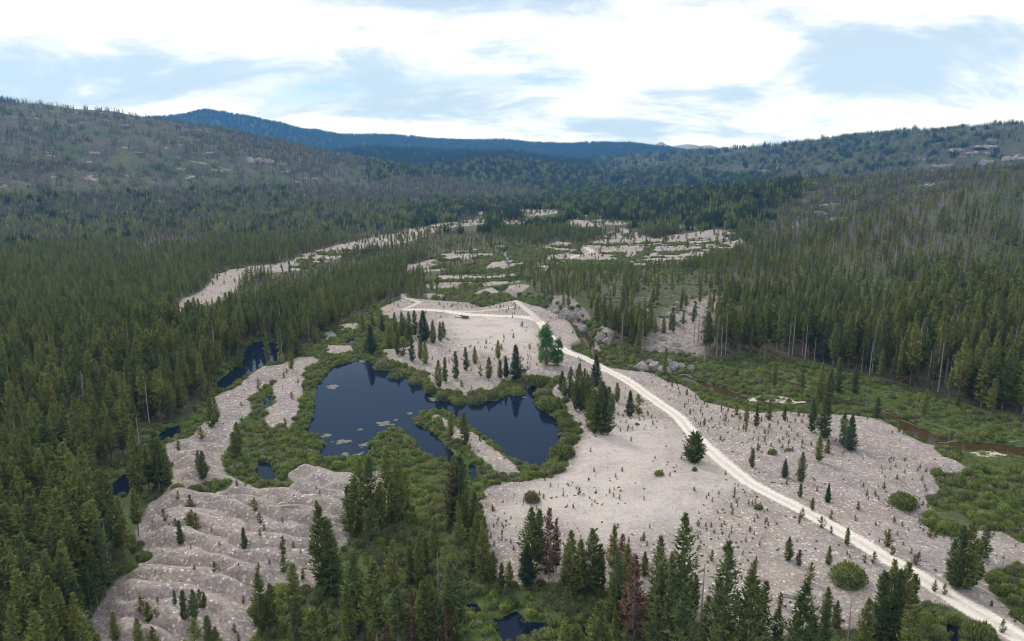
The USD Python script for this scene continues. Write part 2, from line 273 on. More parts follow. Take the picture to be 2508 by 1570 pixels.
# hills: crest lines taken along bearings of the skyline, each with its own distance and breadth
def crest(pts):
    return np.array([along(u, v, d) for u, v, d in pts])
HILLS = [
 ("hill", "long left hillside of grey dead snags rising from the forest to a bare ridge", crest([(-500,268,2250),(-200,262,2250),(0,254,2250),(60,252,2300),(190,266,2350),(280,288,2450),(400,328,2600),(550,372,2800),(700,416,3000),(830,448,3150)]), 1350),
 ("hill", "", crest([(-400,400,1350),(-100,398,1400),(100,398,1500),(242,408,1600),(420,442,1750),(623,468,1950),(760,488,2050)]), 480),
 ("mountain", "forested blue mountain with a rounded top behind the left hillside", crest([(-100,330,6600),(150,310,6500),(310,293,6500),(400,282,6500),(510,273,6500),(570,283,6500),(660,303,6600),(750,318,6700),(830,331,6800),(940,331,7000),(1060,343,7100),(1160,345,7100),(1250,348,7000),(1370,356,6900),(1450,353,6700),(1530,351,6500),(1580,363,6200),(1650,378,6000),(1750,390,5800)]), 1500),
 ("hill", "broad dark wooded ridge in the middle distance below the blue mountain", crest([(560,402,4300),(660,386,4300),(760,374,4300),(900,364,4300),(1000,367,4300),(1100,373,4200),(1200,376,4100),(1290,388,4000),(1400,406,3900)]), 1050),
 ("hill", "smooth green wooded knoll standing alone at the head of the valley", crest([(980,440,2950),(1080,416,2900),(1150,398,2950),(1220,389,3000),(1300,399,3000),(1400,421,3000),(1480,440,3000)]), 620),
 ("hill", "rocky grey ridge climbing to the right skyline with pale outcrops", crest([(1540,398,4700),(1600,386,4600),(1660,375,4400),(1760,372,4000),(1850,367,3700),(2000,352,3300),(2120,337,3100),(2230,319,3000),(2280,324,2950),(2400,310,2750),(2508,298,2550),(2750,285,2350),(3000,280,2200)]), 1250),
 ("hill", "near right hillside of burnt grey trunks with green brush between them", crest([(1745,486,1500),(1830,470,1430),(1900,463,1350),(2000,449,1250),(2200,429,1150),(2350,418,1080),(2508,407,1000),(2800,395,920),(3200,390,850)]), 520),
 ("hill", "", np.array([(90,455,10),(150,465,15),(230,520,22),(330,600,40),(480,720,62)], float), 165),
 ("hill", "", np.array([(300,330,14),(380,380,30),(470,480,44)], float), 170),
 ("hill", "low rocky knolls with pale slabs at the far end of the valley floor", crest([(1500,446,2600),(1560,436,2600),(1620,440,2500),(1700,446,2400)]), 230),
 ("mountain", "pale blue jagged peak on the far horizon", crest([(1540,380,9600),(1570,366,9600),(1600,357,9600),(1620,345,9600),(1630,351,9600),(1650,356,9600),(1700,353,9600),(1735,354,9600),(1775,364,9600),(1840,380,9600)]), 330),
 ("hill", "dark wooded hilltop peeping over the left edge of the ridge", crest([(-260,222,3700),(-60,228,3700),(0,235,3700),(30,243,3700),(60,258,3700)]), 420),
]
def ridge(pts, W):
    best = np.zeros(X.shape)
    for a, b in zip(pts[:-1], pts[1:]):
        ab = b[:2] - a[:2]
        t = np.clip(((X - a[0]) * ab[0] + (Y - a[1]) * ab[1]) / (ab @ ab), 0, 1)
        d = np.hypot(X - a[0] - t * ab[0], Y - a[1] - t * ab[1])
        h = a[2] + t * (b[2] - a[2])
        q = np.clip(1 - d / W, 0, 1)
        np.maximum(best, h * (0.45 * q + 0.55 * q * q * (3 - 2 * q)), out=best)
    return best
big_n = fbm2(X, Y, 420.0, 4, 3) - 0.5
mid_n = fbm2(X, Y, 95.0, 3, 4) - 0.5
which, hill = np.full(X.shape, -1), np.zeros(X.shape)
warp = 1.0
for i, (_, _, pts, W) in enumerate(HILLS):
    h = ridge(np.asarray(pts), W)
    which = np.where(h > hill, i, which)
    hill = np.maximum(hill, h) + 0.12 * np.minimum(hill, h) * (1 - np.minimum(hill, h) / np.maximum(np.maximum(hill, h), 1e-6))
gul = 1 - np.abs(2 * fbm2(X + 60 * big_n, Y, 260.0, 3, 8) - 1)
rel = step(hill, 4, 60)
hill = hill * (1 + 0.16 * big_n * rel) + rel * (14 * mid_n * step(hill, 5, 80) - 16 * (gul - 0.75) * step(hill, 20, 140))
hill = np.maximum(hill, 0)
hill_pre = hill[near]

gravel_poly = [poly(p, 0.9) for p in GRAVEL]
ravine_poly = [poly(p, 0.6) for p in RAVINE]
pond_poly = [poly(p) for p in POND]
green_poly = [poly(p, 0.3) for p in GREEN]
bar_poly = [poly(p, 0.2) for p in SANDBAR]
def ribbon(pts, widths, z=0.0):
    c = place(*np.array(pts, float).T, z)
    w = np.broadcast_to(np.asarray(widths, float), (len(c),))
    t = np.concatenate([[0], np.cumsum(np.linalg.norm(np.diff(c, axis=0), axis=1))])
    from scipy.interpolate import PchipInterpolator
    s = np.arange(0, t[-1], 1.0)
    fx, fy, fw = (PchipInterpolator(t, q) for q in (c[:, 0], c[:, 1], w))
    line = np.stack([fx(s), fy(s)], 1); ww = fw(s)
    d = np.gradient(line, axis=0); d /= np.linalg.norm(d, axis=1, keepdims=True)
    n = np.stack([-d[:, 1], d[:, 0]], 1)
    wob = 1 + 0.25 * (meshkit.fbm(P3(s, s * 0, 9.0), 2, 5) - 0.5)
    l, r = line + n * (ww * wob / 2)[:, None], line - n * (ww / wob / 2)[:, None]
    return Polygon(np.vstack([l, r[::-1]])).buffer(0), line
river_poly, river_line = ribbon(RIVER, RIVER_W)
arm_poly, _ = ribbon(SIDE_ARM, 3.5)
creek_poly = [ribbon(c, 3.5)[0] for c in CREEKS]
road_poly, road_line = ribbon(ROAD, 4.6, 1.6)
track_poly = [ribbon(c, w, 1.6)[0] for c, w in zip(TRACKS, (3.2, 3.2, 2.5, 5.5, 6.0))]

m_river = inside([river_poly, arm_poly] + creek_poly) & ~inside(bar_poly)
m_pond = inside(pond_poly)
m_bar = inside(bar_poly)
m_cleared = inside([poly(CLEARED, 0.5)])
m_green = inside(green_poly)
m_gravel = inside(gravel_poly) & (hill_pre < 7) & ~inside(ravine_poly) & ~m_pond & ~m_river
xn0, yn0 = X[near], Y[near]
brk = meshkit.fbm(np.stack([xn0 / 52.0, yn0 / 34.0, 0 * xn0], -1), 4, 91)
m_gravel &= (yn0 < 560) | (brk > 0.455 - 0.05 * step(xn0, 60, 140)) | (brk < 0.33)
m_gravel |= inside([poly(FAR_FLAT, 0.9)]) & (hill_pre < 6) & (meshkit.fbm(np.stack([xn0 / 46.0, yn0 / 60.0, 0 * xn0], -1), 3, 97) > 0.57)
m_road, m_track = inside([road_poly]), inside(track_poly) & (hill_pre < 5)
m_green = m_green | (m_cleared & ~m_gravel & ~m_pond) | (inside(gravel_poly) & (yn0 > 560) & ~m_gravel & ~m_pond)
m_green |= (xn0 > 30) & (yn0 < 330) & (signed(m_river) > -30) & (hill_pre < 8) & ~m_gravel & ~m_pond
sd_gravel, sd_pond, sd_river, sd_green = signed(m_gravel), signed(m_pond), signed(m_river), signed(m_green)
sd_road, sd_track = signed(m_road | m_track), signed(m_track)
m_knoll = inside([poly(KNOLL_ROCK, 10.0)]); m_cliff = inside([poly(c, 3.0) for c in CLIFFS])
sd_knoll, sd_cliff = signed(m_knoll), signed(m_cliff)
m_west = inside([poly(GRAVEL[0], 0.9)]); sd_west = signed(m_west)

# valley floor
Z = hill + 0.9 + 1.6 * (fbm2(X, Y, 60.0, 3, 11) - 0.5)
xn, yn, zn = X[near], Y[near], Z[near]
f6, f25, f2 = fbm2(xn, yn, 7.0, 2, 21), fbm2(xn, yn, 24.0, 3, 22), fbm2(xn, yn, 2.2, 2, 23)
# tailings: dredge heaps, a row of rounded humps every few metres
rise = step(sd_gravel, -1.0, 3.5)
flat = step(sd_road, -14.0, -3.0)
u1 = (yn + 0.20 * xn + 24 * (f25 - 0.5) + 6.0 * (f6 - 0.5)) / 6.5
hump = np.abs(np.sin(np.pi * u1)) ** 0.9
cellrow = np.floor(u1)
hump *= 0.62 + 0.55 * meshkit.noise(np.stack([xn / 11.0 + cellrow * 3.7, cellrow * 5.3, 0 * xn], -1), 31)
u2 = (yn - 0.05 * xn + 5 * (f25 - 0.5) + 0.9 * (f6 - 0.5)) / 3.1
rip = np.abs(np.sin(np.pi * u2))
low = step(yn, 205, 240)
west = (1 - low) * (2.9 * hump + 0.30 * np.abs(np.sin(np.pi * (yn + 0.1 * xn + 7 * (f25 - .5) + 2 * (f6 - .5)) / 2.3))) + low * 0.6 * rip
east = 2.4 * (f25 - 0.45) + 1.2 * np.abs(2 * f6 - 1) + 0.35 * f2
plain = step(fbm2(xn, yn, 55.0, 2, 33), 0.42, 0.58)
relief = np.where(m_west | (sd_west > -2), west, east * (0.35 + 0.65 * plain) * (1 - flat))
gz = rise * (0.75 + 0.55 * step(sd_gravel, 2, 14) + 0.9 * f25 + step(sd_gravel, 0, 6) * relief) + 0.10 * f2 * rise
far_g = step(yn, 480, 600)
gz = gz * (1 - 0.25 * far_g) + far_g * rise * 1.1 * np.abs(2 * f6 - 1)
zn2 = np.where(rise > 0, np.maximum(hill[near], 0) + (zn - hill[near]) * (1 - rise) + gz, zn)
zn2 = zn2 - 0.15 * step(sd_road, -0.5, 0.8)
# brush ground lies low; water basins
zn2 = np.where((sd_green > 0) & (rise <= 0.02) & (hill[near] < 3), 0.35 + 0.5 * f6, zn2)
wet = np.maximum(step(sd_pond, -2.2, 1.6), 0)
zn2 = zn2 * (1 - wet) + wet * (-0.25 - np.clip(sd_pond, 0, 6) * 0.35)
wr = step(sd_river, -5.5, 0.6) ** 1.5
zn2 = zn2 * (1 - wr) + wr * (-0.12 - 0.22 * step(sd_river, 0, 2) + 0.18 * (f2 - 0.5))
bar = step(signed(m_bar), -0.6, 0.6)
zn2 = zn2 * (1 - bar) + bar * (0.16 + 0.12 * f2)
# rock: steep broken faces above the stream
rk = np.maximum(step(sd_knoll, -6, 8), step(sd_cliff, -2, 3))
blk = meshkit.fbm(np.stack([xn / 9, yn / 9, zn2 / 6], -1), 4, 41)
rk_k = step(sd_knoll, -6, 8) * (1 - step(sd_cliff, -4, -1))
zn2 = zn2 + rk * (np.where(rk_k > 0.3, 2.2, 5.0) * (np.round(blk * 6) / 6 - 0.42) + 2.0 * (f2 - 0.5)) * step(zn2, 0.3, 3) + step(sd_cliff, -1, 3) * 2.2 * (0.2 + f6)
Z[near] = zn2

def ground_z(x, y):
    x, y = np.asarray(x, float), np.asarray(y, float)
    r = np.log(np.maximum(np.hypot(x, y), 63.0))
    i = np.where(r < lr1[-1], (r - lr1[0]) / DR, NR1 - 1 + (r - lr1[-1]) / DR2)
    j = (np.arctan2(x, y) - TH[0]) / DT
    return ndimage.map_coordinates(Z, [np.atleast_1d(i), np.atleast_1d(j)], order=1, mode="nearest").reshape(np.shape(i))
def at(grid, x, y, fill=0.0):
    r = np.log(np.maximum(np.hypot(x, y), 63.0))
    i, j = (r - lr1[0]) / DR, (np.arctan2(x, y) - TH[0]) / DT
    v = ndimage.map_coordinates(np.asarray(grid, float), [i, j], order=1, mode="nearest")
    return np.where(i <= NR1 - 1, v, fill)
# ------------------------------------------------------------------ ground materials and sheets
def ground_material():
    N, L = {}, []
    def n(name, kind, **k): N[name] = (kind, k); return name
    def l(a, b): L.append((a, b))
    n("geo", "geometry")
    n("mA", "attribute", attribute="maskA"); n("mB", "attribute", attribute="maskB")
    n("sA", "separate_color", color_type="rgb"); n("sB", "separate_color", color_type="rgb")
    l("mA.color", "sA.color"); l("mB.color", "sB.color")
    def nz(name, scale, detail=4, rough=0.6):
        n(name, "noise_texture", scale=scale, detail=detail, roughness=rough); l("geo.position", name + ".vector"); return name + ".fac"
    def ramp(name, src, stops):
        n(name, "rgb_ramp", ramp=stops); l(src, name + ".fac"); return name + ".color"
    def mix(name, fac, a, b, blend="mix"):
        n(name, "mix_color", blend_type=blend, use_clamp=False)
        for k, v in (("fac", fac), ("a", a), ("b", b)):
            if isinstance(v, str): l(v, f"{name}.{k}")
            else: N[name][1][k] = v
        return name + ".result"
    # stones
    n("vor", "voronoi_texture", scale=2.1, randomness=1.0); l("geo.position", "vor.vector")
    n("vsep", "separate_color", color_type="rgb"); l("vor.color", "vsep.color")
    stone = ramp("stone", "vsep.r", [(0, (0.195, 0.172, 0.170)), (0.3, (0.245, 0.218, 0.214)), (0.75, (0.29, 0.261, 0.254)), (0.93, (0.36, 0.33, 0.32)), (1, (0.62, 0.59, 0.57))])
    patch = ramp("patch", nz("np", 0.045, 5, 0.6), [(0.28, (0.78, 0.76, 0.78)), (0.42, (0.93, 0.91, 0.91)), (0.54, (1.02, 0.985, 0.955)), (0.70, (1.16, 1.08, 0.97))])
    gravel = mix("g1", 1.0, stone, patch, "multiply")
    fineflat = ramp("fine", nz("nf", 0.9, 6, 0.7), [(0.3, (0.385, 0.345, 0.326)), (0.7, (0.49, 0.443, 0.418))])
    gravel = mix("g2", "sB.b", gravel, fineflat)
    cob = ramp("cob", nz("nc", 1.1, 5, 0.75), [(0.30, (0.74, 0.73, 0.74)), (0.47, (0.97, 0.97, 0.97)), (0.60, (1.05, 1.04, 1.03)), (0.74, (1.22, 1.2, 1.17))])
    gravel = mix("g3", 0.85, gravel, cob, "multiply")
    silt = ramp("silt", nz("ns", 0.11, 6, 0.65), [(0.36, (0.84, 0.82, 0.82)), (0.5, (1.0, 1.0, 1.0)), (0.66, (1.07, 1.05, 1.02))])
    gravel = mix("g4", 1.0, gravel, silt, "multiply")
    # forest floor and brush ground
    floor_ = ramp("floor", nz("n1", 0.35, 6, 0.7), [(0.3, (0.050, 0.042, 0.030)), (0.5, (0.075, 0.072, 0.040)), (0.7, (0.115, 0.10, 0.068))])
    green = ramp("green", nz("n2", 0.5, 6, 0.7), [(0.3, (0.036, 0.052, 0.020)), (0.52, (0.066, 0.094, 0.034)), (0.72, (0.115, 0.135, 0.062))])
    base = mix("m1", "sA.b", floor_, green)
    # hill cover: brush, burnt ground, bare rock
    hb = ramp("hb", nz("n3", 0.006, 8, 0.62), [(0.34, (0.032, 0.042, 0.024)), (0.44, (0.044, 0.076, 0.026)), (0.52, (0.066, 0.056, 0.054)), (0.60, (0.062, 0.086, 0.036)), (0.68, (0.078, 0.064, 0.064))])
    hf = ramp("hf", nz("n4", 0.09, 7, 0.75), [(0.3, (0.45, 0.45, 0.45)), (0.55, (1.0, 1.0, 1.0)), (0.75, (1.7, 1.6, 1.5))])
    hillc = mix("h1", 1.0, hb, hf, "multiply")
    rockc = ramp("rc", nz("n5", 0.22, 7, 0.7), [(0.3, (0.12, 0.105, 0.10)), (0.5, (0.30, 0.265, 0.25)), (0.7, (0.46, 0.42, 0.40))])
    n("rn", "noise_texture", scale=0.017, detail=9.0, roughness=0.72); l("geo.position", "rn.vector")
    n("rt", "map_range", range_type="smoothstep", from_min=0.585, from_max=0.65, to_min=0.0, to_max=0.7, clamp=True); l("rn.fac", "rt.value")
    hillc = mix("h2", "rt.result", hillc, rockc)
    n("mC", "attribute", attribute="maskC"); n("sC", "separate_color", color_type="rgb"); l("mC.color", "sC.color")
    thick = ramp("thick", nz("nth", 0.004, 7, 0.65), [(0.35, (0.012, 0.022, 0.016)), (0.6, (0.030, 0.046, 0.026)), (0.72, (0.06, 0.065, 0.045))])
    hillc = mix("h3", "sC.r", hillc, thick)
    base = mix("m2", "sB.r", base, hillc)
    rock2 = ramp("rc2", nz("n6", 0.5, 8, 0.7), [(0.28, (0.07, 0.064, 0.066)), (0.45, (0.19, 0.17, 0.165)), (0.60, (0.31, 0.275, 0.26)), (0.8, (0.40, 0.33, 0.265))])
    base = mix("m3", "sB.g", base, rock2)
    base = mix("m4", "sA.r", base, gravel)
    road = ramp("road", nz("n7", 1.3, 6, 0.6), [(0.3, (0.56, 0.515, 0.465)), (0.7, (0.70, 0.655, 0.60))])
    base = mix("m5", "sA.g", base, road)
    n("b1", "bump", strength=0.6, distance=0.12); l("vor.distance", "b1.height"); 
    n("p", "principled_bsdf", roughness=0.95, specular_ior_level=0.15)
    l(base, "p.base_color"); l("b1.normal", "p.normal")
    return usdkit.material(stage, "/World/Looks/ground", N, L, surface="p.BSDF")
M_GROUND = ground_material()
def simple(name, color, rough=0.9, spec=0.2, vary=0.0, metallic=0.0, scale=1.5, bump=0.0):
    N, L = {"p": ("principled_bsdf", {"base_color": color, "roughness": rough, "specular_ior_level": spec, "metallic": metallic})}, []
    if vary:
        N["tc"] = ("texture_coordinate", {}); N["n"] = ("noise_texture", {"scale": scale, "detail": 5.0, "roughness": 0.65})
        N["r"] = ("rgb_ramp", {"ramp": [(0.3, tuple(c * (1 - vary) for c in color)), (0.7, tuple(min(1, c * (1 + vary)) for c in color))]})
        L += [("tc.object", "n.vector"), ("n.fac", "r.fac"), ("r.color", "p.base_color")]
        if bump:
            N["b"] = ("bump", {"strength": bump, "distance": 0.1}); L += [("n.fac", "b.height"), ("b.normal", "p.normal")]
    return usdkit.material(stage, "/World/Looks/" + name, N, L, surface="p.BSDF")

# masks for the colours that belong to each kind of ground
A = np.zeros(X.shape + (3,), np.float32); B = np.zeros_like(A)
jit = 1.6 * (f6 - 0.5) + 0.9 * (f2 - 0.5)
A[near][..., 0] = np.maximum(step(sd_gravel + jit, -0.7, 0.7), bar)
rn_ = Rg[near]
A[near][..., 0] = np.maximum(A[near][..., 0], 0.9 * rk_k * step(fbm2(xn, yn, 10.0, 3, 52), 0.40, 0.55))
A[near][..., 1] = np.maximum(step(sd_road + 0.5 * (f2 - 0.5), -0.7, 0.5) * np.where(sd_track > -1, 0.55, 1.0), bar * 0.7)
A[near][..., 1] *= np.where(m_bar, 1.0, 1 - 0.40 * np.exp(-((sd_road - 2.25) / 0.42) ** 2) - 0.25 * step(f2, 0.5, 0.7) * step(-sd_road, -1.0, -0.2))
A[near][..., 2] = np.maximum.reduce([step(sd_green + 2 * jit, -2.5, 2.5), step(sd_river, -9, -2), step(sd_pond, -9, -3), 0.75 * step(sd_gravel, -8, -2)])
hillm = step(hill, 1.5, 12) * step(Rg, 500, 900)
B[..., 0] = np.maximum(hillm, step(Rg, 1500, 2300))
B[..., 1] = np.where(which == 10, 0.9, 0.0)
B[near][..., 1] = np.maximum(rk * step(fbm2(xn, yn, 12.0, 3, 51), 0.30, 0.45), step(sd_cliff, -1, 1))
B[near][..., 1] = np.maximum(B[near][..., 1], 0.55 * step(sd_river, -0.5, 0.5))
B[near][..., 2] = np.clip(np.where(m_west, 0.08, 0.12 + 0.80 * step(signed(inside([poly(p, 1.5) for p in LIGHT_FLAT])) + 9 * (f25 - 0.5) * 2, -7, 7)) * (1.05 - 0.3 * plain), 0, 1) * step(sd_gravel, 0, 5)
# the right hillside: open brush with burnt ground
rb = (0.45 + 0.55 * step(fbm2(xn, yn, 30.0, 3, 61), 0.40, 0.62)) * step(hill[near], 2, 10) * (xn > 0)
A[near][..., 2] = np.maximum(A[near][..., 2], 0.85 * rb)

verts = np.stack([X, Y, Z], -1).reshape(-1, 3)
# one sheet: coarse ring round the rest of the horizon and under the camera
coarse_t = np.linspace(TH[-1], TH[0] + 2 * math.pi, 60)
ri = np.concatenate([np.arange(0, NR1, 40), np.arange(NR1, len(LR), 12), [len(LR) - 1]]); ri = np.unique(ri)
sel = np.unique(np.concatenate([[0, NR1 - 1], ri]))
rr = np.exp(LR)
def ring_z(j, w):
    return Z[sel, -1] * (1 - w) + Z[sel, 0] * w
back = []
for k, t in enumerate(coarse_t):
    w = k / (len(coarse_t) - 1)
    back.append(np.stack([rr[sel] * math.sin(t), rr[sel] * math.cos(t), ring_z(None, w)], -1))
back = np.array(back)                                             # (60, n, 3)
gi, gj = np.meshgrid(np.arange(len(LR) - 1), np.arange(NT - 1), indexing="ij")
q = np.stack([gi * NT + gj, gi * NT + gj + 1, (gi + 1) * NT + gj + 1, (gi + 1) * NT + gj], -1).reshape(-1, 4)[:, ::-1]
face_cls = np.zeros((len(LR) - 1, NT - 1), int)                    # 0 valley ground
hc = which[:-1, :-1].copy(); hh = hill[:-1, :-1]
merge = {1: 0, 7: 6, 8: 6}
for a, b in merge.items(): hc[hc == a] = b
face_cls = np.where((hh > 6) & (hc >= 0), 10 + hc, 0)
c_n = face_cls[: NR1 - 1]
c_n[(A[near][..., 0] > 0.5)[:-1, :-1] & (c_n == 0)] = 1
c_n[(m_bar)[:-1, :-1]] = 3
c_n[(A[near][..., 1] > 0.5)[:-1, :-1] & ~m_bar[:-1, :-1]] = 2
face_cls = face_cls.reshape(-1)
nrm = np.zeros_like(verts)
d1 = verts[q[:, 2]] - verts[q[:, 0]]; d2 = verts[q[:, 3]] - verts[q[:, 1]]
fn = cross3(d1, d2)
for k in range(4):
    for c in range(3): nrm[:, c] += np.bincount(q[:, k], fn[:, c], len(verts))
nrm /= np.linalg.norm(nrm, axis=1, keepdims=True)
if nrm[:, 2].mean() < 0: nrm = -nrm; q = q[:, ::-1]
Af, Bf = A.reshape(-1, 3), B.reshape(-1, 3)
C = np.zeros_like(A); C[..., 0] = np.where(np.isin(which, (2, 3)), step(hill, 8, 40), np.where(which == 4, 0.6 * step(hill, 8, 30), 0)); Cf = C.reshape(-1, 3)
def piece(cls, name, label, cat):
    f = q[face_cls == cls]
    if not len(f): return
    ids, inv = np.unique(f, return_inverse=True)
    p = raw_mesh("/World/" + numbered(name), verts[ids], inv.reshape(-1, 4), M_GROUND, nrm[ids], {"maskA": Af[ids], "maskB": Bf[ids], "maskC": Cf[ids]})
    tag(p, label, cat, None, "structure")
piece(0, "ground", "dark forest floor and green brush ground of the valley bottom", "ground")
piece(1, "gravel", "pale pinkish grey gravel tailings heaped across the valley floor", "gravel")
piece(2, "road", "pale dirt road running from the bottom right up to the gravel flat", "road")
piece(3, "sandbar", "pale sandbars beside the brown stream", "sandbar")
for i, (nm, lab, _, _) in enumerate(HILLS):
    if i not in merge: piece(10 + i, nm, lab, nm)
bv = back.reshape(-1, 3); m_ = len(sel)
bi, bj = np.meshgrid(np.arange(len(coarse_t) - 1), np.arange(m_ - 1), indexing="ij")
bq = np.stack([bi * m_ + bj, bi * m_ + bj + 1, (bi + 1) * m_ + bj + 1, (bi + 1) * m_ + bj], -1).reshape(-1, 4)
ringt = np.concatenate([TH[::20], coarse_t]); r0 = rr[0]
cv = np.stack([r0 * np.sin(ringt), r0 * np.cos(ringt), ground_z(r0 * np.sin(ringt), r0 * np.cos(ringt))], -1)
bzero = np.zeros((len(bv), 3)); bB = bzero.copy(); bB[:, 0] = 1
bn = np.tile([0, 0, 1.0], (len(bv), 1))
tag(raw_mesh("/World/" + numbered("terrain"), bv, bq, M_GROUND, bn, {"maskA": bzero, "maskB": bB}), "forested ground of the valley behind and beside the viewpoint", "terrain", None, "structure")
cvv = np.vstack([cv, [[0, 0, 0.8]]]); cf = np.array([[k, (k + 1) % len(cv), len(cv)] for k in range(len(cv))])
tag(raw_mesh("/World/" + numbered("terrain"), cvv, cf, M_GROUND, np.tile([0, 0, 1.0], (len(cvv), 1)), {"maskA": np.zeros((len(cvv), 3)), "maskB": np.zeros((len(cvv), 3))}), "brushy ground straight below the viewpoint", "terrain", None, "structure")

# ------------------------------------------------------------------ water
def water_material(name, deep, clear, rough=0.02, wave=0.6, dist=0.02):
    N = {"geo": ("geometry", {}), "n": ("noise_texture", {"scale": wave, "detail": 3.0, "roughness": 0.5}), "b": ("bump", {"strength": 0.25, "distance": dist}),
         "fr": ("fresnel", {"IOR": 1.333}), "gl": ("glossy_bsdf", {"color": (0.42, 0.50, 0.60), "roughness": rough}), "d": ("diffuse_bsdf", {"color": deep}),
         "t": ("transparent_bsdf", {"color": (0.55, 0.47, 0.30)}), "body": ("mix_closure", {"fac": clear}), "m": ("mix_closure", {})}
    L = [("geo.position", "n.vector"), ("n.fac", "b.height"), ("b.normal", "gl.normal"), ("b.normal", "fr.normal"), ("d.BSDF", "body.closure1"), ("t.BSDF", "body.closure2"),
         ("fr.fac", "m.fac"), ("body.closure", "m.closure1"), ("gl.BSDF", "m.closure2")]
    return usdkit.material(stage, "/World/Looks/" + name, N, L, surface="m.closure")
M_POND = water_material("pond_water", (0.006, 0.010, 0.020), 0.0, 0.03, 0.5, 0.012)
M_STREAM = water_material("stream_water", (0.045, 0.030, 0.012), 0.55, 0.06, 1.6, 0.03)
def sheet(name, polygon, z, mat, label, cat):
    v, f = trimesh.creation.triangulate_polygon(polygon, engine="earcut")
    v3 = np.column_stack([v, np.full(len(v), z)])
    f = np.asarray(f)
    a = cross3(v3[f[:, 1]] - v3[f[:, 0]], v3[f[:, 2]] - v3[f[:, 0]])[:, 2]
    f[a < 0] = f[a < 0][:, ::-1]
    tag(raw_mesh("/World/" + numbered(name), v3, f, mat), label, cat, None, "structure")
for p, say in zip(pond_poly, POND_SAY):
    if say: sheet("pond", p.buffer(1.6), 0.0, M_POND, say, "pond")
sheet("river", river_poly.buffer(1.8).simplify(0.2), -0.015, M_STREAM, "shallow brown stream winding along the foot of the right hillside", "river")
sheet("river", arm_poly.buffer(1.0).simplify(0.2), -0.02, M_STREAM, "short dark side arm of the stream under fallen logs", "river")
for c, say in zip(creek_poly, ("grey thread of water among far willows, the farther one", "grey thread of water among far willows, the nearer one")): sheet("river", c.buffer(1.0), -0.02, M_STREAM, say, "river")
# ------------------------------------------------------------------ air
def haze():
    m = usdkit.material(stage, "/World/Looks/air", {"v": ("principled_volume", {"color": (0.10, 0.37, 1.0), "absorption_color": (1.0, 1.0, 1.0), "density": HAZE, "anisotropy": 0.1})}, [], volume="v.volume")
    b = trimesh.creation.box([21600, 21600, 1500]); b.apply_translation([0, 0, 750 - 16.0])
    p = raw_mesh("/World/haze", np.array(b.vertices), np.array(b.faces), m)
    tag(p, "thin blue haze filling the valley air", "haze", None, "stuff")
HAZE = 7.0e-5
haze()
# ------------------------------------------------------------------ plant kinds
def leaf_material(name, c1, c2, trans=0.36, tint=(1.2, 1.25, 0.6), rough=0.75, hue=0.5):
    """Foliage: colour runs from c1 to c2 by plant and by patch within the crown."""
    N = {"oi": ("object_info", {}), "tc": ("texture_coordinate", {}), "n": ("noise_texture", {"scale": 0.55, "detail": 3.0, "roughness": 0.6}),
         "w": ("math", {"math_type": "multiply_add", "value2": 0.55}), "w2": ("math", {"math_type": "multiply", "value2": 0.75}),
         "gp": ("geometry", {}),
         "r": ("rgb_ramp", {"ramp": [(0.2, c1), (0.85, c2)]}),
         "p": ("principled_bsdf", {"roughness": rough, "specular_ior_level": 0.18}), "t": ("translucent_bsdf", {}), "tm": ("mix_color", {"blend_type": "multiply", "fac": 1.0, "b": tint, "use_clamp": False}),
         "m": ("mix_closure", {"fac": trans})}
    L = [("tc.object", "n.vector"), ("n.fac", "w2.value1"), ("oi.random", "w.value1"), ("w2.value", "w.value3"), ("w.value", "r.fac"), ("r.color", "p.base_color"),
         ("r.color", "tm.a"), ("tm.result", "t.color"), ("p.BSDF", "m.closure1"), ("t.BSDF", "m.closure2")]
    return usdkit.material(stage, "/World/Looks/" + name, N, L, surface="m.closure")
M_PINE = leaf_material("pine_needles", (0.0986, 0.1315, 0.0483), (0.2464, 0.2705, 0.0929))
M_PINE2 = leaf_material("pine_needles_dark", (0.0714, 0.1096, 0.0542), (0.1615, 0.2046, 0.089))
M_SPRUCE = leaf_material("spruce_needles", (0.0468, 0.0858, 0.052), (0.0975, 0.1534, 0.0936))
M_YOUNG = leaf_material("young_needles", (0.0975, 0.1144, 0.0338), (0.195, 0.1885, 0.0624))
M_RUST = leaf_material("rust_needles", (0.115, 0.072, 0.048), (0.195, 0.118, 0.080), 0.15)
M_WILLOW = leaf_material("willow_leaves", (0.1191, 0.1571, 0.0567), (0.238, 0.2733, 0.1148), 0.36)
M_SALLOW = leaf_material("sallow_leaves", (0.1329, 0.1571, 0.0837), (0.252, 0.2664, 0.162), 0.3)
M_LUSH = leaf_material("lush_willow_leaves", (0.1471, 0.205, 0.0567), (0.28, 0.3416, 0.1215), 0.38)
M_FARDEAD = simple("far_dead_wood", (0.105, 0.084, 0.094), 0.95, 0.1, 0.35, scale=0.3)
M_COTTON = leaf_material("cottonwood_leaves", (0.0811, 0.1927, 0.0649), (0.1825, 0.3346, 0.1318), 0.3)
M_GRASS = leaf_material("grass_blades", (0.0938, 0.1403, 0.0425), (0.2063, 0.2501, 0.0938), 0.3)
M_BARK = simple("bark", (0.17, 0.135, 0.11), 0.95, 0.1, 0.45, scale=3.0)
M_DEAD = simple("dead_wood", (0.30, 0.262, 0.255), 0.95, 0.1, 0.35, scale=2.0)
M_TWIG = simple("dead_twigs", (0.215, 0.172, 0.178), 0.95, 0.1, 0.35, scale=2.0)

